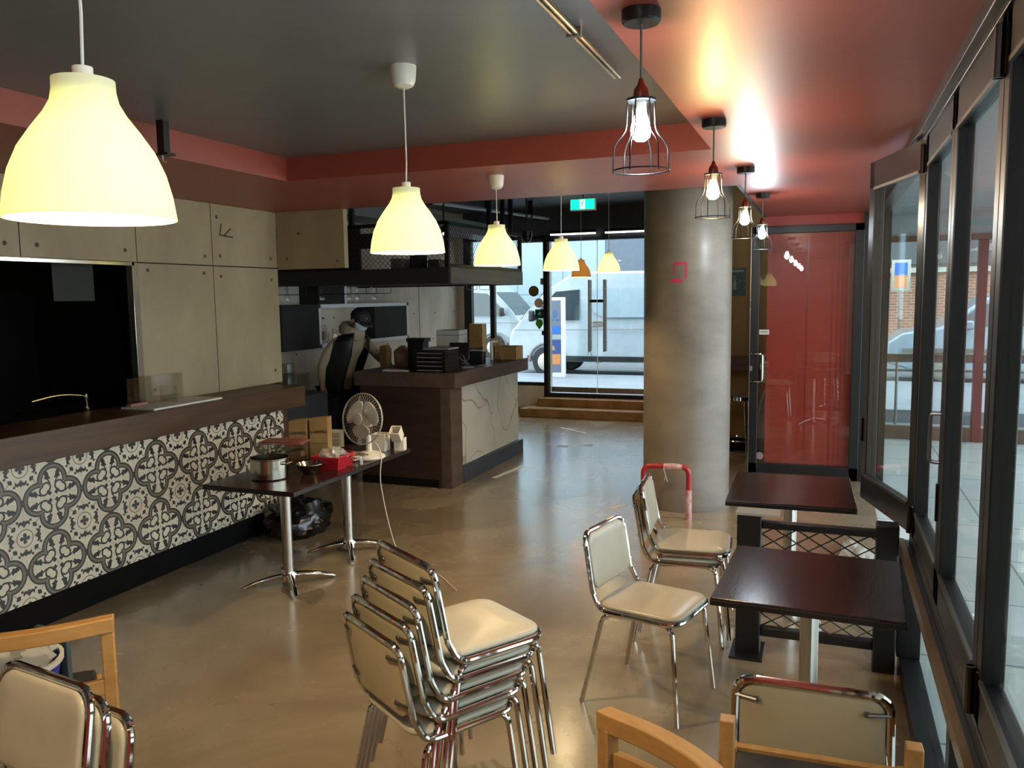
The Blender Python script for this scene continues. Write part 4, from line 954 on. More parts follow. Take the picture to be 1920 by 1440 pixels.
A = [b.bm.verts.new(p) for p in ((-w0, -d0, 0), (w0, -d0, 0), (w0, d0, 0), (-w0, d0, 0))]; B = [b.bm.verts.new(p) for p in ((-w1_, -d1_, hh), (w1_, -d1_, hh), (w1_, d1_, hh), (-w1_, d1_, hh))]
b.bm.faces.new(A)
for j in range(4): b.bm.faces.new((A[j], A[(j+1) % 4], B[(j+1) % 4], B[j]))
o = b.build('basket_body', 'redpl', t, smooth=False); sm = o.modifiers.new('solid', 'SOLIDIFY'); sm.thickness = .003
b = MB(); b.tube(fillet([(-w1_, -d1_, hh), (w1_, -d1_, hh), (w1_, d1_, hh), (-w1_, d1_, hh)], .012, 4), .004, 6, closed=True); b.build('basket_rim', 'redpl', t)
b = MB()
for r_ in range(3):
    for i in range(7):
        x = -.065+.0217*i; z = .022+.02*r_; k = 1+.15*z/hh; b.box(x-.004, x+.004, -d0-(d1_-d0)*z/hh-.0045, -d0-(d1_-d0)*z/hh-.002, z-.004, z+.004)
        yy = -.085+.028*i; xx = w0+(w1_-w0)*z/hh; b.box(xx+.002, xx+.0045, yy-.004, yy+.004, z-.004, z+.004)
b.build('perforations', mat('basket_holes', '5e0e14', .6), t, smooth=False)
crumple('plastic_bag', 'film', (-3.10, 4.66, TZ+.085), .085, .10, .045, 'clump of clear plastic in the red basket', 'bag', 9)
def acr(t, w_, d_, h_, m='clear', th_=.004):
    b = MB()
    for q in ((-w_, w_, -d_, -d_+th_, 0, h_), (-w_, w_, d_-th_, d_, 0, h_), (-w_, -w_+th_, -d_, d_, 0, h_), (w_-th_, w_, -d_, d_, 0, h_), (-w_, w_, -d_, d_, 0, th_), (-.004, .004, -d_, d_, 0, h_)): b.box(*q)
    b.build('case_body', m, t, smooth=False)
t = thing('cutlery_caddy', 'clear plastic caddy with a tinted red lid against the tiled counter', 'container', (-3.45, 4.60, TZ), .25)
acr(t, .15, .09, .16); b = MB(); b.box(-.16, .16, -.10, .10, .16, .170); b.box(-.14, .14, -.08, .08, .170, .178); b.build('lid', 'redfilm', t, .004)
b = MB(); b.tube([(.03, -.03, .10), (.13, .02, .115)], [.018, .008], 10, flat=.4); b.tube([(-.13, 0, .07), (-.02, .02, .10)], [.014, .009], 8, flat=.5); b.build('utensils', 'blackpl', t)
for i, (x, y, rz_, hgt_, l) in enumerate(((-3.495, 4.85, .28, .285, 'left tall brown carton standing on the table, in shade of the counter'), (-3.352, 4.895, .28, .30, 'right tall brown carton standing on the table beside the plates'))):
    t = thing('brown_carton', l, 'box', (x, y, TZ), rz_)
    b = MB(); b.prism([(-.066, 0), (.066, 0), (.066, hgt_), (-.066, hgt_-.012)], 'y', -.05, .05); b.build('carton', 'card', t, .0015, smooth=False)
    text('printed_word', 'LARWELL', 'blackpl', .028, frame((.004, -.0508, hgt_*.66), (1, 0, .03), (-.03, 0, 1)), t)
    if i == 1:
        text('printed_word', 'INSTITUTIONAL', 'kraft', .015, frame((.004, -.0508, hgt_*.38), (1, 0, .03), (-.03, 0, 1)), t); text('printed_word', 'PAPER', 'kraft', .016, frame((.004, -.0508, hgt_*.31), (1, 0, .03), (-.03, 0, 1)), t)
for k in range(11):
    t = thing('dinner_plate', ('topmost plate of the white stack behind the cartons' if k == 10 else 'lowest plate of the white stack behind the cartons' if k == 0 else 'plate ' + ('second', 'third', 'fourth', 'fifth', 'sixth', 'seventh', 'eighth', 'ninth', 'tenth')[k-1] + ' from the bottom of the white stack behind the cartons'), 'plate', (-3.49, 5.26, TZ+.0118*k), group='white plates stacked on the table')
    b = MB(); b.lathe([(0, 0), (.045, 0), (.05, .003), (.078, .011), (.080, .013), (.077, .0135), (.05, .006), (0, .004)], (0, 0, 0), 32); b.build('plate', 'china', t)
for i, (x, y, a, l) in enumerate(((-3.18, 4.93, .3, 'upper white tray lying on another behind the red basket'), (-3.17, 4.92, .15, 'lower white tray behind the red basket'))):
    t = thing('serving_tray', l, 'tray', (x, y, TZ+(.018 if i == 0 else 0)), a)
    b = MB(); b.box(-.115, .115, -.085, .085, 0, .005); b.build('tray_base', 'china', t, .002); b = MB(); b.tube(fillet([(-.115, -.085, .010), (.115, -.085, .010), (.115, .085, .010), (-.115, .085, .010)], .02, 4), .006, 6, closed=True); b.build('tray_rim', 'china', t)
# desk fan
t = thing('desk_fan', 'white desk fan with a round wire guard on the table', 'fan', (-3.025, 5.0, TZ), 0); t.scale = (1.1, 1.1, 1.1)
b = MB(); b.lathe([(0, 0), (.098, 0), (.105, .008), (.10, .020), (.07, .036), (.03, .048), (0, .05)], (0, 0, 0), 36); b.build('fan_base', 'whitepl', t)
b = MB()
for k in range(4): b.box(-.036+.02*k, -.026+.02*k, -.072, -.062, .030, .042)
b.build('buttons', 'greypl', t, smooth=False)
b = MB(); b.cyl((0, 0, .04), (0, 0, .15), .020, 16, .016); b.build('fan_neck', 'whitepl', t)
hd = thing('fan_head', None, None, (0, 0, 0)); 
bpy.data.objects.remove(hd)
HR = Matrix.Rotation(R_(-10), 3, 'Z') @ Matrix.Rotation(R_(82), 3, 'X'); HC = Vector((-.012, -.05, .262))
def fanpart(name, m, fn):
    b = MB(); fn(b)
    for v in b.bm.verts: v.co = HR @ v.co + HC
    return b.build(name, m, t)
def g1(b):
    for z, k in ((.045, 1), (-.035, -1)):
        for i in range(48):
            a = 2*pi*i/48; c_, s_ = cos(a), sin(a)
            b.tube([(.035*c_, .035*s_, z), (.10*c_, .10*s_, z*.85), (.150*c_, .150*s_, z*.35), (.162*c_, .162*s_, 0)], .0009, 3, caps=False)
    for r_, z in ((.162, 0), (.164, .004), (.164, -.004)): b.tube([(r_*cos(2*pi*i/48), r_*sin(2*pi*i/48), z) for i in range(48)], .0028, 6, closed=True)
fanpart('wire_guard', mat('guard_wire', 'a8a296', .4), g1)
fanpart('guard_badge', 'whitepl', lambda b: b.lathe([(0, .049), (.034, .047), (.038, .042), (0, .042)], (0, 0, 0), 28))
def blades(b):
    for k in range(3):
        a0 = 2*pi*k/3 + .5; n = 10; top = []; bot = []
        for i in range(n+1):
            u = -1+2*i/n
            for r_ in (.03, .06, .09, .115, .128):
                wdt = {.03: .35, .06: .78, .09: .92, .115: .84, .128: .55}[r_]
                top.append(b.bm.verts.new((r_*cos(a0+u*wdt), r_*sin(a0+u*wdt), .012*u)))
        for i in range(n):
            for j in range(4): b.bm.faces.new([top[q] for q in (i*5+j, i*5+j+1, i*5+j+6, i*5+j+5)])
o = fanpart('blades', 'whitepl', blades); sm = o.modifiers.new('solid', 'SOLIDIFY'); sm.thickness = .0025
fanpart('motor_housing', 'whitepl', lambda b: b.lathe([(0, -.12), (.03, -.118), (.045, -.10), (.052, -.06), (.05, -.036), (0, -.034)], (0, 0, 0), 28))
fanpart('oscillation_knob', 'whitepl', lambda b: b.cyl((0, .05, -.08), (0, .075, -.08), .009, 10))
b = MB()
path = [(-2.99, 5.03, .83), (-2.94, 5.0, .80), (-2.905, 4.97, .74), (-2.905, 4.93, .60), (-2.86, 4.93, .34), (-2.80, 4.93, .12), (-2.72, 4.93, .012), (-2.62, 4.90, .006), (-2.40, 4.80, .006), (-2.15, 4.55, .006)]
b.tube(fillet(path, .12, 5, False), .0035, 6); tag(b.build('fan_cord', 'whitepl'), 'thin white fan cord running from the table to the floor', 'cord')
# jugs behind the fan
def jug(loc, a, tilt, l, s_=1.0):
    t = thing('white_container', l, 'container', loc, 0, rot=(tilt[0], tilt[1], a)); w_ = .042*s_; h_ = .10*s_
    b = MB()
    for q in ((-w_, w_, -w_, -w_+.004, 0, h_), (-w_, w_, w_-.004, w_, 0, h_), (-w_, -w_+.004, -w_, w_, 0, h_), (w_-.004, w_, -w_, w_, 0, h_), (-w_, w_, -w_, w_, 0, .005)): b.box(*q)
    b.build('tub', 'whitepl', t, .004); b = MB(); b.tube(fillet([(-w_, -w_, h_), (w_, -w_, h_), (w_, w_, h_), (-w_, w_, h_)], .01, 3), .005, 6, closed=True); b.build('rim', 'whitepl', t)
jug((-3.09, 5.28, TZ), .1, (0, 0), 'larger white container standing behind the fan neck', 1.25)
jug((-2.955, 5.33, TZ), .2, (0, 0), 'white square tub right of the fan, lower of two', .9)
jug((-2.955, 5.30, TZ+.095), .15, (R_(38), 0), 'white square tub right of the fan, tipped toward us on the lower one', .9)
t = thing('drinking_glass', 'upturned glass at the table edge between basket and fan', 'glass', (-2.97, 4.78, TZ)); b = MB(); b.lathe([(.03, 0), (.032, .002), (.024, .06), (.0, .062)], (0, 0, 0), 20); b.build('tumbler', 'clear', t)
t = thing('kitchen_knife', 'short dark handled tool lying by the upturned glass', 'tool', (-3.0, 4.85, TZ+.004), .6); b = MB(); b.box(-.05, .01, -.006, .006, 0, .010); b.build('handle', 'blackpl', t, .003); b = MB(); b.box(.01, .07, -.006, .006, .003, .005); b.build('blade', 'steel', t)
# bin bag under the tables
def binbag():
    b = MB(); b.ball((0, 0, 0), 1, 40)
    for v in b.bm.verts:
        p = v.co.copy(); d = noise.noise(p*1.6)*.25 + abs(noise.noise(p*3.5))*.28 + noise.noise(p*8)*.05
        v.co *= 1+d
        v.co = Vector((v.co.x*.22, v.co.y*.27, max(v.co.z, -.62)*.17+.105))
    o = b.build('bin_bag', 'bag', None, ang=30); return o
o = binbag(); o.location = (-3.90, 5.36, 0); tag(o, 'shiny black bin bag on the floor under the left tables', 'bag')

# ============================================================ HOOP GUARD
t = thing('hoop_guard', 'red tubular hoop guard with white film, in front of the column', 'guard', (-1.215, 6.66, 0), R_(5))
for dx_, m_ in ((0, 'leg_tube'),):
    b = MB(); b.tube(fillet([(-.185, 0, .0), (-.185, 0, .44), (.185, 0, .44), (.185, 0, .0)], .07, 7, False), .022, 14); b.build('hoop_tube', 'red', t)
b = MB(); b.tube([(.185, 0, .0), (.185, 0, .25)], [.0262, .0250], 14); b.build('film_wrap', mat('pinkish_film', 'b06a66', .4, col2='c9b0a8', scale=30), t)
b = MB(); b.tube([(-.02, 0, .44), (.06, 0, .441), (.13, 0, .436)], [.025, .027, .025], 12); b.build('film_wrap', bpy.data.materials['pinkish_film'], t)
b = MB(); b.tube([(-.02, -.02, .43), (.0, -.03, .37), (.015, -.03, .32)], [.012, .007, .010], 6, flat=.3); b.tube([(.0, -.03, .37), (-.01, -.03, .33)], [.006, .009], 6, flat=.3); b.build('loose_tape', 'tape', t)

# ============================================================ MESH BALUSTRADE
t = thing('mesh_balustrade', 'black steel balustrade with diamond mesh between the two window tables', 'balustrade', (0, 0, 0))
b = MB(); b.box(-.405, -.285, 4.20, 4.30, .0, .735); b.build('post', 'blackmet', t, .006)
b = MB(); b.box(.245, .345, 4.20, 4.30, .0, .735); b.build('post', 'blackmet', t, .006)
boxo('base_plate', 'blackmet', -.43, -.265, 4.13, 4.37, 0, .012, t, .003)
b = MB(); b.box(-.285, .345, 4.225, 4.275, .665, .70); b.build('top_rail', 'blackmet', t, .004); b = MB(); b.box(-.285, .245, 4.225, 4.275, .10, .145); b.build('bottom_rail', 'blackmet', t, .004)
b = MB(); mesh_panel(b, (-.285, 4.25, 0), (1, 0, 0), .53, .145, .665, .112, .62, .0034); b.build('diamond_mesh', 'blackmet', t, smooth=False)
boxo('plastic_cap', 'film', -.41, -.20, 4.19, 4.31, .736, .748, t)
o = crumple('plastic_sheet', 'film', (.22, 5.9, .05), .10, .35, .05, 'crumpled clear plastic sheet on the floor at the entrance', 'sheet', 5)

# ============================================================ STOOL, BENCH, POSTER by the back wall
t = thing('bar_stool', 'chrome bar stool behind the open passage beside the column', 'stool', (-.905, 9.25, 0), .3)
b = MB(); b.lathe([(0, .70), (.14, .70), (.148, .715), (.145, .735), (0, .74)], (0, 0, 0), 32); b.build('seat', mat('marbled_seat', '7d7f80', .2, col2='26282a', scale=30), t)
b = MB(); b.lathe([(.148, .69), (.152, .69), (.152, .725), (.148, .725)], (0, 0, 0), 32, close=True); b.build('seat_rim', 'chrome', t)
for k in range(4):
    a = pi/4+k*pi/2; b = MB(); b.tube(fillet([(.05*cos(a), .05*sin(a), .695), (.135*cos(a), .135*sin(a), .695), (.20*cos(a), .20*sin(a), 0)], .04, 5, False), .011, 10); b.build('leg', 'chrome', t)
b = MB(); b.tube([(.178*cos(2*pi*i/40), .178*sin(2*pi*i/40), .25) for i in range(40)], .008, 8, closed=True); b.build('foot_ring', 'chrome', t)
o = boxo('wall_ledge', wood('ledge_wood', '5a3f30', '4a3327', (1, .5, 6)), -1.36, .4, 9.62, 9.88, .97, 1.13, None, .004); tag(o, 'dark wooden ledge fixed along the ochre back wall', 'ledge')
t = thing('wall_poster', 'grey chalk poster with a pale bottle, on the ochre wall', 'poster', (-1.02, 9.88, 1.98))
boxo('poster_sheet', 'poster', -.115, .125, 0, .008, -.15, .16, t); b = MB(); b.prism([(-.018, -.09), (.018, -.09), (.018, -.01), (.007, .03), (.007, .075), (-.007, .075), (-.007, .03), (-.018, -.01)], 'y', -.003, .0); b.build('bottle_drawing', mat('chalk', '8c9a94', .9), t, smooth=False)
boxo('heading_smudge', bpy.data.materials['chalk'], -.09, .10, -.002, .0, .115, .14, t)
t = thing('light_switch', 'white light switch beside the column on the ochre wall', 'switch', (-1.13, 9.885, 1.50)); boxo('switch_plate', 'whitepl', -.04, .045, 0, .01, -.06, .06, t, .002); boxo('rocker', 'whitepl', -.015, .015, -.004, 0, -.02, .02, t)

# floor tape
for i, (x, y, l_, w_, a, lb) in enumerate(((-3.12, 7.95, .62, .055, R_(83), 'white tape strip on the floor beside the bar'), (-3.25, 10.75, .60, .035, R_(-38), 'white tape strip on the floor before the street door'), (-1.68, 6.9, .20, .05, R_(60), 'white tape scrap on the floor beside the column'))):
    o = boxo('floor_tape', 'tape', -l_/2, l_/2, -w_/2, w_/2, 0, .0012); o.location = (x, y, .0005); o.rotation_euler = (0, 0, a); tag(o, lb, 'tape')
for i, (x, y, lb) in enumerate(((-3.02, 9.55, 'left dark scuff patch on the floor before the street door'), (-2.75, 9.7, 'right dark scuff patch on the floor before the street door'))):
    o = boxo('floor_patch', 'greypl', -.07, .07, -.06, .06, 0, .001); o.location = (x, y, .0005); tag(o, lb, 'patch')
# ============================================================ PERSON (local: +x forward, +y his left)
P = thing('person', 'person in black cap, mask and black vest over beige hoodie, bending behind the bar', 'person', (-5.02, 7.72, 0), R_(-12))
def skinned(name, m, chains, parent, sub=2, extra=None):
    """chains: lists of (x,y,z,r[,r2]); a chain may start with an index (k) of an existing vertex"""
    vs, es, rs = [], [], []
    for ch in chains:
        prev = None
        for it in ch:
            if isinstance(it, int): prev = it; continue
            vs.append(it[:3]); rs.append((it[3], it[4] if len(it) > 4 else it[3])); i = len(vs)-1
            if prev is not None: es.append((prev, i))
            prev = i
    me = bpy.data.meshes.new(name); me.from_pydata(vs, es, []); me.materials.append(M[m] if isinstance(m, str) else m)
    o = bpy.data.objects.new(name, me); C.objects.link(o); o.parent = parent
    sk = o.modifiers.new('skin', 'SKIN'); sk.use_smooth_shade = True
    for i, v in enumerate(me.skin_vertices[0].data): v.radius = rs[i]; v.use_root = (i == 0)
    if sub: s_ = o.modifiers.new('sub', 'SUBSURF'); s_.levels = sub; s_.render_levels = sub
    return o
# joints
hip = (0, 0, .93); ch = (.17, 0, 1.28); nk = (.245, 0, 1.47); hdc = (.345, 0, 1.62)
body = [[(0, 0, .93, .12, .10), (.06, 0, 1.08, .10, .09), (.14, 0, 1.25, .11, .09), (.20, 0, 1.38, .095, .08), (.245, 0, 1.47, .06), (.285, 0, 1.53, .056), (.325, 0, 1.60, .085, .088), (.355, 0, 1.67, .088, .09), (.365, 0, 1.72, .06)],
        [6, (.415, 0, 1.585, .028), (.445, 0, 1.572, .012)],
        [3, (.14, -.16, 1.38, .042), (.02, -.262, 1.13, .036), (.0, -.25, .93, .030)],          # right arm: 11,12,13
        [3, (.21, .16, 1.38, .042), (.37, .24, 1.22, .038), (.52, .16, 1.17, .030)],            # left arm: 14,15,16
        [0, (.0, -.10, .86, .10), (.03, -.12, .50, .068), (-.03, -.12, .10, .046), (.10, -.13, .04, .038)],
        [0, (.0, .10, .86, .10), (.06, .12, .50, .068), (.0, .12, .10, .046), (.13, .13, .04, .038)]]
# hands: palm and five fingers
def hand(w0, d, s, up):
    """w0 wrist, d pointing dir, s side dir (towards thumb)"""
    w0, d, s, up = Vector(w0), Vector(d).normalized(), Vector(s).normalized(), Vector(up).normalized(); out = []
    palm = w0 + d*.055
    out.append(('p', palm, .027))
    for k, (off, ln) in enumerate(((.026, .072), (.009, .080), (-.009, .075), (-.025, .060))):
        a_ = w0 + d*.088 + s*off; b_ = a_ + d*ln*.5 + up*-.008; c_ = b_ + d*ln*.35 + up*-.020
        out.append(('f', a_, b_, c_))
    a_ = w0 + d*.035 + s*.034; b_ = a_ + d*.03 + s*.018; c_ = b_ + d*.028 + up*-.008
    out.append(('f', a_, b_, c_)); return out
def addhand(chains, wi, h, base):
    chains.append([wi, (*h[0][1], .027)]); pi_ = base; base += 1
    for f in h[1:]:
        chains.append([pi_] + [(*f[1], .0105), (*f[2], .0092), (*f[3], .0080)]); base += 3
    return base
n0 = sum(1 for c_ in body for it in c_ if not isinstance(it, int))
n1 = addhand(body, 13, hand((0, -.245, .93), (-.05, 0, -1), (1, 0, 0), (0, -1, 0)), n0)
addhand(body, 16, hand((.52, .16, 1.17), (.95, -.3, -.1), (-.2, -1, 0), (0, 0, 1)), n1)
skinned('body', 'skin', body, P, 2)
skinned('hoodie', 'hood', [[(.02, 0, .80, .150, .125), (.035, 0, .95, .14, .12), (.09, 0, 1.12, .135, .115), (.155, 0, 1.28, .14, .115), (.20, 0, 1.38, .115, .10), (.225, 0, 1.46, .09, .085)],
                           [4, (.13, -.165, 1.39, .060), (.06, -.235, 1.26, .056), (.01, -.265, 1.12, .052), (.0, -.262, 1.0, .046), (.0, -.252, .95, .040)],
                           [4, (.22, .17, 1.40, .062), (.31, .23, 1.28, .058), (.38, .24, 1.21, .054), (.48, .18, 1.18, .046)]], P)
b = MB(); hr = Matrix.Rotation(R_(22), 3, 'Y')
b.lathe([(.085, -.07), (.125, -.05), (.135, .0), (.115, .05), (.088, .07), (.080, .05), (.10, .0), (.085, -.05)], (.235, 0, 1.495), 28, hr, close=True)
for v in b.bm.verts:
    if v.co.x < .22: v.co.x -= .03; v.co.z += .02
b.build('hood', 'hood', P)
# vest: open shell over the torso (front gap)
b = MB(); rows = []
for (x, z, rx, ry) in ((-.0, .80, .205, .205), (.01, .95, .205, .205), (.075, 1.12, .205, .205), (.14, 1.27, .21, .215), (.185, 1.38, .19, .205), (.215, 1.455, .135, .14)):
    ring = []
    for i in range(29):
        a = R_(34) + (2*pi-R_(68))*i/28; ring.append(b.bm.verts.new((x + rx*cos(a), ry*sin(a), z + (.03*cos(a) if z > 1.3 else -.02*cos(a)))))
    rows.append(ring)
for A_, B_ in zip(rows, rows[1:]):
    for j in range(28): b.bm.faces.new((A_[j], A_[j+1], B_[j+1], B_[j]))
o = b.build('vest', 'vest', P); sm = o.modifiers.new('solid', 'SOLIDIFY'); sm.thickness = .018; sm.offset = 1
b = MB()
for k in range(4): b.ball((.165+.0*k, .16, 1.02+.08*k), .05, 10, (.5, .6, .7))
skinned('trousers', 'trous', [[(.0, 0, .86, .165, .15), (0, -.10, .80, .125), (.02, -.115, .50, .095), (-.02, -.12, .10, .075)], [0, (0, .10, .80, .125), (.045, .12, .50, .095), (.005, .12, .10, .075)]], P)
for sy, x in ((-1, .03), (1, .06)):
    b = MB(); b.ball((x, sy*.125, .045), .06, 14, (2.1, .85, .75)); b.build('shoe', 'blackpl', P)
# face: mask, ears, eyes; cap
hm = Matrix.Rotation(R_(28), 3, 'Y')
def headpart(name, m, fn, **k):
    b = MB(); fn(b)
    for v in b.bm.verts: v.co = hm @ v.co + Vector((.335, 0, 1.625))
    return b.build(name, m, P, **k)
def fcap(b):
    b.lathe([(0, .128), (.045, .122), (.085, .095), (.107, .05), (.110, .022), (.104, .020), (0, .05)], (0, 0, 0), 28, Matrix.Diagonal((1.05, .92, 1)).to_3x3())
headpart('cap', 'cap', fcap)
def fbrim(b):
    n = 12; A_ = []
    for i in range(n+1):
        a = R_(-62) + R_(124)*i/n; A_.append((b.bm.verts.new((.105*cos(a), .095*sin(a), .030)), b.bm.verts.new((.19*cos(a)+.0, .088*sin(a), .012-.012*abs(a)))))
    for p_, q_ in zip(A_, A_[1:]): b.bm.faces.new((p_[0], q_[0], q_[1], p_[1]))
o = headpart('cap_brim', 'cap', fbrim); sm = o.modifiers.new('solid', 'SOLIDIFY'); sm.thickness = .006
headpart('cap_badge', 'greypl', lambda b: b.ball((.100, -.02, .065), .014, 8, (.4, 1, 1)))
def fmask(b):
    n = 14; rows = []
    for j, (z, r_) in enumerate(((-.012, .098), (-.04, .112), (-.07, .110), (-.10, .085), (-.115, .055))):
        rows.append([b.bm.verts.new((r_*cos(R_(-75)+R_(150)*i/n)+.004, .088*sin(R_(-75)+R_(150)*i/n)*(1 if j < 3 else .8), z)) for i in range(n+1)])
    for A_, B_ in zip(rows, rows[1:]):
        for i in range(n): b.bm.faces.new((A_[i], A_[i+1], B_[i+1], B_[i]))
o = headpart('face_mask', 'mask', fmask); sm = o.modifiers.new('solid', 'SOLIDIFY'); sm.thickness = .004
headpart('ear', 'skin', lambda b: b.ball((-.01, -.090, -.015), .026, 10, (.7, .35, 1.1))); headpart('ear', 'skin', lambda b: b.ball((-.01, .090, -.015), .026, 10, (.7, .35, 1.1)))
headpart('mask_loop', 'mask', lambda b: b.tube([(.05, -.085, -.03), (.0, -.098, -.0), (-.02, -.094, -.01)], .002, 5))
headpart('hair', mat('dark_hair', '221b17', .8), lambda b: b.lathe([(0, .03), (.096, .022), (.094, -.02), (.07, -.045), (0, -.05)], (-.012, 0, 0), 24, Matrix.Diagonal((.93, .93, 1)).to_3x3()))
for sy in (-1, 1): headpart('eye', 'ply', lambda b: b.ball((.085, sy*.032, .004), .008, 8))

# ============================================================ VEHICLES
def van(label, loc, rz):
    """local: nose at +x, near side at -y (half width .94), ground z 0"""
    t = thing('van', label, 'van', loc, rz, None)
    prof = [(-2.66, .42), (-2.69, .95), (-2.66, 1.6), (-2.56, 2.12), (-2.40, 2.25), (.9, 2.28), (1.25, 2.22), (1.75, 1.92), (2.15, 1.52), (2.45, 1.18), (2.62, 1.02), (2.70, .80), (2.70, .40), (2.3, .34), (-2.3, .34)]
    b = MB(); V = []
    for y, k in ((-.94, 0), (.94, 0)):
        ring = []
        for (x, z) in prof:
            ins = max(0, z-1.15)*.10 + (max(0, x-2.2)*.35); ring.append(b.bm.verts.new((x, y*(1-ins/.94), z)))
        V.append(ring)
    n = len(prof)
    b.bm.faces.new(V[0]); b.bm.faces.new(V[1][::-1])
    for i in range(n): b.bm.faces.new((V[0][i], V[1][i], V[1][(i+1) % n], V[0][(i+1) % n]))
    b.build('van_body', 'vanw', t, .05, 3, smooth=True, ang=40)
    def side(poly, nm, m, off=.006):
        for s_ in (-1, 1):
            bb = MB(); vs = []
            for (x, z) in poly:
                ins = max(0, z-1.15)*.10; y = s_*(.94-ins+off); vs.append(bb.bm.verts.new((x, y, z)))
            bb.bm.faces.new(vs); o = bb.build(nm, m, t, smooth=False); sm = o.modifiers.new('solid', 'SOLIDIFY'); sm.thickness = .01
    side([(1.02, 1.24), (2.12, 1.24), (1.98, 1.42), (1.55, 1.86), (1.02, 1.90)], 'side_window', 'carglass')
    side([(-2.3, 1.30), (.45, 1.30), (.70, 1.42), (.72, 1.90), (-2.3, 1.90)], 'side_panel', mat('van_panel', '8496a0', .3) if not bpy.data.materials.get('van_panel') else bpy.data.materials['van_panel'])
    side([(-2.55, 1.05), (2.5, 1.02), (2.5, 1.035), (-2.55, 1.065)], 'crease', 'greypl', .003); side([(.80, .5), (.82, .5), (.82, 2.0), (.80, 2.0)], 'door_gap', 'greypl', .003); side([(-1.15, .5), (-1.13, .5), (-1.13, 2.0), (-1.15, 2.0)], 'door_gap', 'greypl', .003)
    side([(.50, 1.10), (.70, 1.10), (.70, 1.22), (.50, 1.22)], 'door_handle', 'greypl', .012); side([(-2.5, .36), (2.2, .36), (2.2, .47), (-2.5, .47)], 'sill_trim', 'blackpl', .004)
    b = MB(); b.box(2.60, 2.715, -.86, .86, .34, .62); b.build('bumper', 'vanw', t, .03)
    for s_ in (-1, 1):
        b = MB(); b.box(2.50, 2.68, s_*.62-.14, s_*.62+.14, .74, .98); b.build('headlamp', 'clear' if False else 'alud', t, .03)
        b = MB(); b.box(2.0, 2.10, s_*1.06-.09, s_*1.06+.09, 1.22, 1.46); b.build('mirror', 'blackpl', t, .03)
    b = MB(); v = [b.bm.verts.new(p) for p in ((1.82, -.80, 1.90), (1.82, .80, 1.90), (2.40, .84, 1.26), (2.40, -.84, 1.26))]; b.bm.faces.new(v); o = b.build('windscreen', 'carglass', t, smooth=False); sm = o.modifiers.new('solid', 'SOLIDIFY'); sm.thickness = .02; sm.offset = 1
    for x in (1.75, -1.55):
        for s_ in (-1, 1):
            b = MB(); b.lathe([(0, -.10), (.30, -.10), (.335, -.07), (.335, .07), (.30, .10), (0, .10)], (x, s_*.86, .335), 28, Matrix.Rotation(pi/2, 3, 'X')); w_ = b.build('wheel', 'tyre', t)
            b = MB(); b.lathe([(0, 0), (.19, 0), (.20, .012), (0, .02)], (x, s_*.965, .335), 24, Matrix.Rotation(pi/2*(-1 if s_ > 0 else 1), 3, 'X'))
            b.build('hub_cap', 'alu', w_)
            b = MB(); b.tube([(x+.40*cos(a), s_*.945, .335+.40*sin(a)) for a in [pi*i/16 for i in range(17)]], .035, 6); b.build('wheel_arch', 'greypl', t)
    return t
v1 = van('white high-roof van parked right outside the glass front door', (-3.98, 17.95, .08), pi)
v2 = dup(v1, (-10.6, 22.5, .08), 0, 'white van across the street, seen left of the doorway sign')
def car(label, loc, rz):
    t = thing('car', label, 'car', loc, rz)
    prof = [(-2.3, .5), (-2.32, .95), (-2.2, 1.15), (-2.0, 1.55), (-1.7, 1.70), (.3, 1.74), (.75, 1.62), (1.45, 1.10), (2.1, .98), (2.35, .80), (2.38, .42), (1.9, .28), (-1.9, .28)]
    b = MB(); V = []
    for y in (-.9, .9):
        ring = []
        for (x, z) in prof:
            ins = max(0, z-1.0)*.28 + max(0, abs(x)-1.9)*.3; ring.append(b.bm.verts.new((x, y*(1-ins/.9), z)))
        V.append(ring)
    n = len(prof); b.bm.faces.new(V[0]); b.bm.faces.new(V[1][::-1])
    for i in range(n): b.bm.faces.new((V[0][i], V[1][i], V[1][(i+1) % n], V[0][(i+1) % n]))
    b.build('car_body', 'silver', t, .05, 3, ang=40)
    for s_ in (-1, 1):
        for poly in ([(-.65, 1.12), (.35, 1.12), (.35, 1.58), (-.60, 1.62)], [(.42, 1.12), (1.28, 1.10), (.80, 1.50), (.42, 1.56)], [(-1.95, 1.18), (-.75, 1.12), (-.72, 1.60), (-1.75, 1.58)]):
            bb = MB(); vs = [bb.bm.verts.new((x, s_*(.9-max(0, z-1.0)*.28+.008), z)) for x, z in poly]; bb.bm.faces.new(vs); o = bb.build('side_window', 'carglass', t, smooth=False); sm = o.modifiers.new('solid', 'SOLIDIFY'); sm.thickness = .01
        b = MB(); b.box(.95, 1.12, s_*1.0-.10, s_*1.0+.10, 1.06, 1.22); b.build('mirror', 'silver', t, .03)
        for x in (1.42, -1.42):
            b = MB(); b.lathe([(0, -.10), (.29, -.10), (.32, -.07), (.32, .07), (.29, .10), (0, .10)], (x, s_*.83, .32), 28, Matrix.Rotation(pi/2, 3, 'X')); b.build('wheel', 'tyre', t)
            b = MB(); b.lathe([(0, 0), (.2, 0), (.21, .012), (0, .02)], (x, s_*.935, .32), 24, Matrix.Rotation(pi/2*(-1 if s_ > 0 else 1), 3, 'X')); b.build('hub_cap', 'alu', t)
        b = MB(); b.box(-2.1, 2.1, s_*.905-.006, s_*.905+.006, .62, .70); b.build('rub_strip', 'greypl', t)
    b = MB(); b.box(-1.6, .2, -.5, -.47, 1.72, 1.78); b.box(-1.6, .2, .47, .5, 1.72, 1.78); b.build('roof_rail', 'alud', t)
    return t
car('silver wagon parked beyond the arcade glass on the right', (3.42, 17.9, .08), pi)

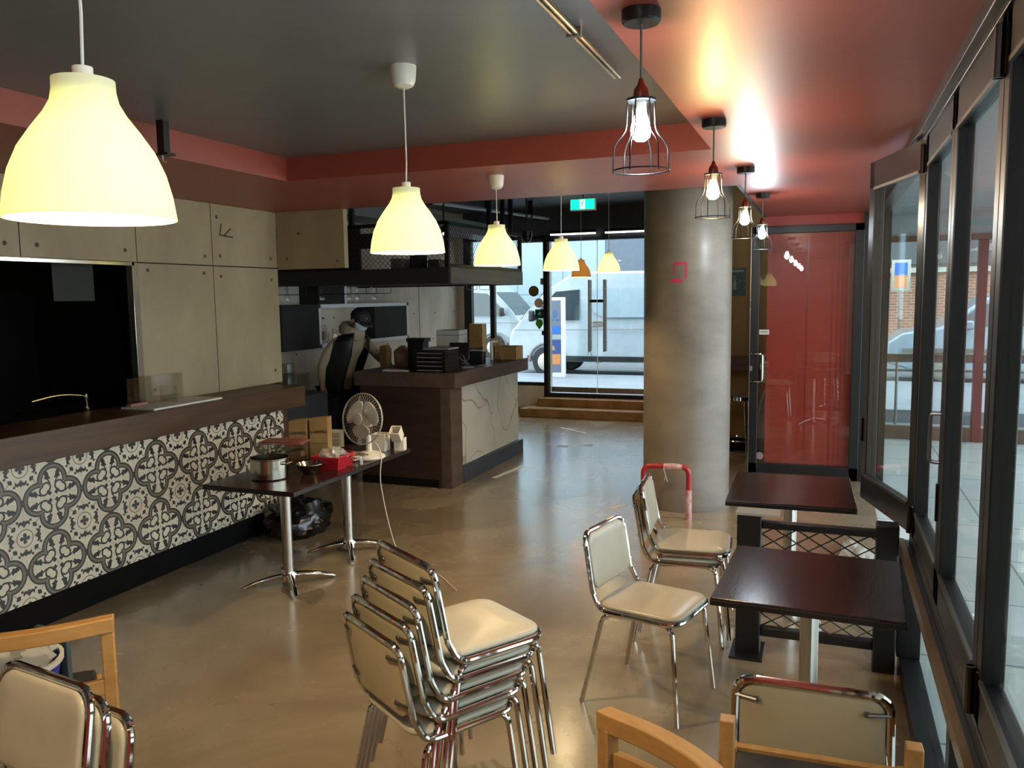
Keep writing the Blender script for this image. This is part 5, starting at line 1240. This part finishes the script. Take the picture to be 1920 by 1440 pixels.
# totem sign by the door
t = thing('totem_sign', 'tall white pavement sign panel with a food advert by the front door', 'sign', (-5.17, 16.0, .20), R_(12))
boxo('sign_body', 'white', -.17, .17, -.14, .14, 0, 1.62, t, .006)
boxo('poster_panel', mat('advert_grey', '6a7184', .5), -.155, .10, -.146, -.14, .10, 1.56, t)
boxo('advert_block', mat('advert_blue', '2f6bc0', .5), -.153, .098, -.149, -.1455, .88, 1.04, t); boxo('advert_block', mat('advert_orange', 'd08a55', .5), -.14, .085, -.149, -.1455, .26, .47, t)
boxo('advert_block', mat('advert_navy', '3b4f86', .5), -.153, .098, -.149, -.1455, .48, .76, t); boxo('advert_block', mat('advert_pale', '98a2a5', .5), -.153, .098, -.149, -.1455, .77, .87, t)
b = MB(); b.prism([(-.14, .55), (-.02, .55), (-.03, .61), (-.06, .66), (-.08, .61), (-.10, .67), (-.12, .62)], 'y', -.152, -.1492); b.build('advert_food', mat('advert_sand', 'b58e62', .5), t, smooth=False)
b = MB(); b.ball((-.07, -.147, 1.18), .035, 10, (1, .2, 1)); b.ball((.03, -.147, 1.18), .035, 10, (1, .2, 1)); b.box(-.06, .02, -.15, -.145, 1.22, 1.36); b.build('advert_figure', mat('advert_figure', '4c688f', .5), t)

# buildings across the street
def building(name, label, x0, x1, y, h, m, feats, dpt=4):
    t = thing(name, label, 'building', ((x0+x1)/2, y, 0)); w_ = (x1-x0)/2
    boxo('building_wall', m, -w_, w_, 0, dpt, 0, h, t)
    for (nm, mm, a, b_, z0, z1, d) in feats: boxo(nm, mm, a-(x0+x1)/2, b_-(x0+x1)/2, -d, -.001, z0, z1, t)
    return t
building('building', 'pale clad building across the street behind the white van', -16, -6.75, 26, 9, 'cladding', [('column_strip', 'white', -14, -13.6, 0, 9, .1)])
building('building', 'grey building with a ribbed roller shutter across the street', -6.74, -.5, 26, 9, mat('slate_wall', '5f6875', .7), [('roller_shutter', 'shutter', -5.4, -1.2, 0, 4.4, .06), ('lintel', 'greypl', -5.6, -1.0, 4.4, 4.9, .12)])
building('building', 'orange brick building across the street beyond the silver car', -.49, 14, 26, 9, mat('brown_render', '6a625e', .7), [('brick_band', 'brick', 0, 13.8, .5, 2.35, .1), ('ledge', 'tape', 0, 13.8, 2.36, 2.5, .3), ('awning_edge', 'paper', 0, 13.8, 3.55, 3.65, 1.2), ('shop_window', 'carglass', 1.0, 4.2, 2.6, 3.5, .05), ('shop_window', 'greypl', 4.6, 8.2, 2.6, 3.5, .05)])
t = thing('street_tree', 'pale barked street tree left of the front door', 'tree', (-9.0, 19.6, .08))
b = MB(); b.tube([(.25, 0, 0), (.15, 0, 1.2), (0, 0, 2.4), (-.15, 0, 3.4), (-.1, .2, 4.8)], [.30, .26, .24, .22, .15], 14); b.tube([(0, 0, 2.8), (.6, .3, 4.2), (.9, .5, 5.5)], [.14, .10, .05], 10); b.build('trunk', 'bark', t)
b = MB()
rnd = random.Random(4)
for i in range(900):
    c_ = Vector((rnd.gauss(0, .9), rnd.gauss(.3, .9), 6+rnd.gauss(0, .7))); d_ = Vector((rnd.uniform(-1, 1), rnd.uniform(-1, 1), rnd.uniform(-1, 1))).normalized()*.10; e_ = d_.orthogonal().normalized()*.04
    b.bm.faces.new([b.bm.verts.new(q) for q in (c_-d_, c_+e_, c_+d_, c_-e_)])
b.build('foliage', mat('leaf_green', '6c7f4a', .7), t, smooth=False)['kind'] = 'stuff'

# arcade screen, rails, downlight, pole
SY = 11.3
w9 = window('window_9', 'brown framed glazed screen at the end of the arcade', [(.54, 6.0, SY-.05, SY+.05, 0, .17), (.54, .62, SY-.05, SY+.05, 0, 2.78), (2.9, 2.98, SY-.05, SY+.05, .17, 2.45), (4.4, 4.48, SY-.05, SY+.05, .17, 2.45), (.54, 6.0, SY-.05, SY+.05, 2.45, 2.52), (5.92, 6.0, SY-.05, SY+.05, 0, 2.78)],
            [(.62, 1.66, SY-.005, SY+.005, .17, 2.45), (1.78, 2.9, SY-.005, SY+.005, .17, 2.45), (2.98, 4.4, SY-.005, SY+.005, .17, 2.45), (4.48, 5.92, SY-.005, SY+.005, .17, 2.45)], 'brown')
b = MB(); b.box(1.67, 1.77, SY-.06, SY+.06, 0, 2.45); b.build('red_mullion', 'rust', w9, .004)
b = MB(); b.box(.54, 6.0, SY-.02, SY+.10, 2.52, 2.78); struct(b.build('wall_arcade_header', mat('arcade_header', '8d9091', .6), smooth=False))
t = thing('street_railing', 'bronze street railing with two bars beyond the arcade glass', 'railing', (0, 12.3, 0))
b = MB(); b.box(.55, 9, -.03, .03, .89, 1.0); b.build('top_bar', 'brown', t); b = MB(); b.cyl((.55, 0, .78), (9, 0, .78), .02, 8); b.build('lower_bar', 'greypl', t)
for x in (.9, 3.2, 5.6, 8.0): b = MB(); b.cyl((x, 0, .02), (x, 0, .9), .02, 10); b.build('post', 'alud', t)
t = thing('parking_meter', 'thin pale street pole with a flat head beyond the railing', 'pole', (2.62, 14.5, .2)); b = MB(); b.cyl((0, 0, 0), (0, 0, 1.32), .045, 12); b.build('pole', 'alud', t); b = MB(); b.box(-.16, .16, -.06, .06, 1.32, 1.38); b.build('meter_head', 'alu', t, .01)
t = thing('wall_poster', 'framed blue street poster left of the arcade column', 'poster', (1.83, 24.8, 2.28)); boxo('frame', 'alu', -.24, .24, 0, .06, -.42, .42, t); boxo('poster_sheet', bpy.data.materials['advert_blue'], -.16, .16, -.004, 0, .0, .34, t); boxo('poster_lower', bpy.data.materials['advert_orange'], -.16, .16, -.004, 0, -.34, -.0, t)
b = MB(); b.cyl((0, .03, -2.2), (0, .03, -.42), .03, 10); b.build('post', 'alud', t)
t = thing('downlight', 'round lit downlight in the arcade ceiling', 'light', (1.06, 11.0, 2.78)); b = MB(); b.lathe([(0, -.004), (.06, -.004), (.065, 0), (0, 0)], (0, 0, 0), 24); b.build('lens', emis('downlight_lens', (1, .8, .55), 6), t)
b = MB(); b.lathe([(.062, -.001), (.075, -.001), (.075, -.008), (.062, -.008)], (0, 0, 0), 24, close=True); b.build('trim_ring', 'white', t)
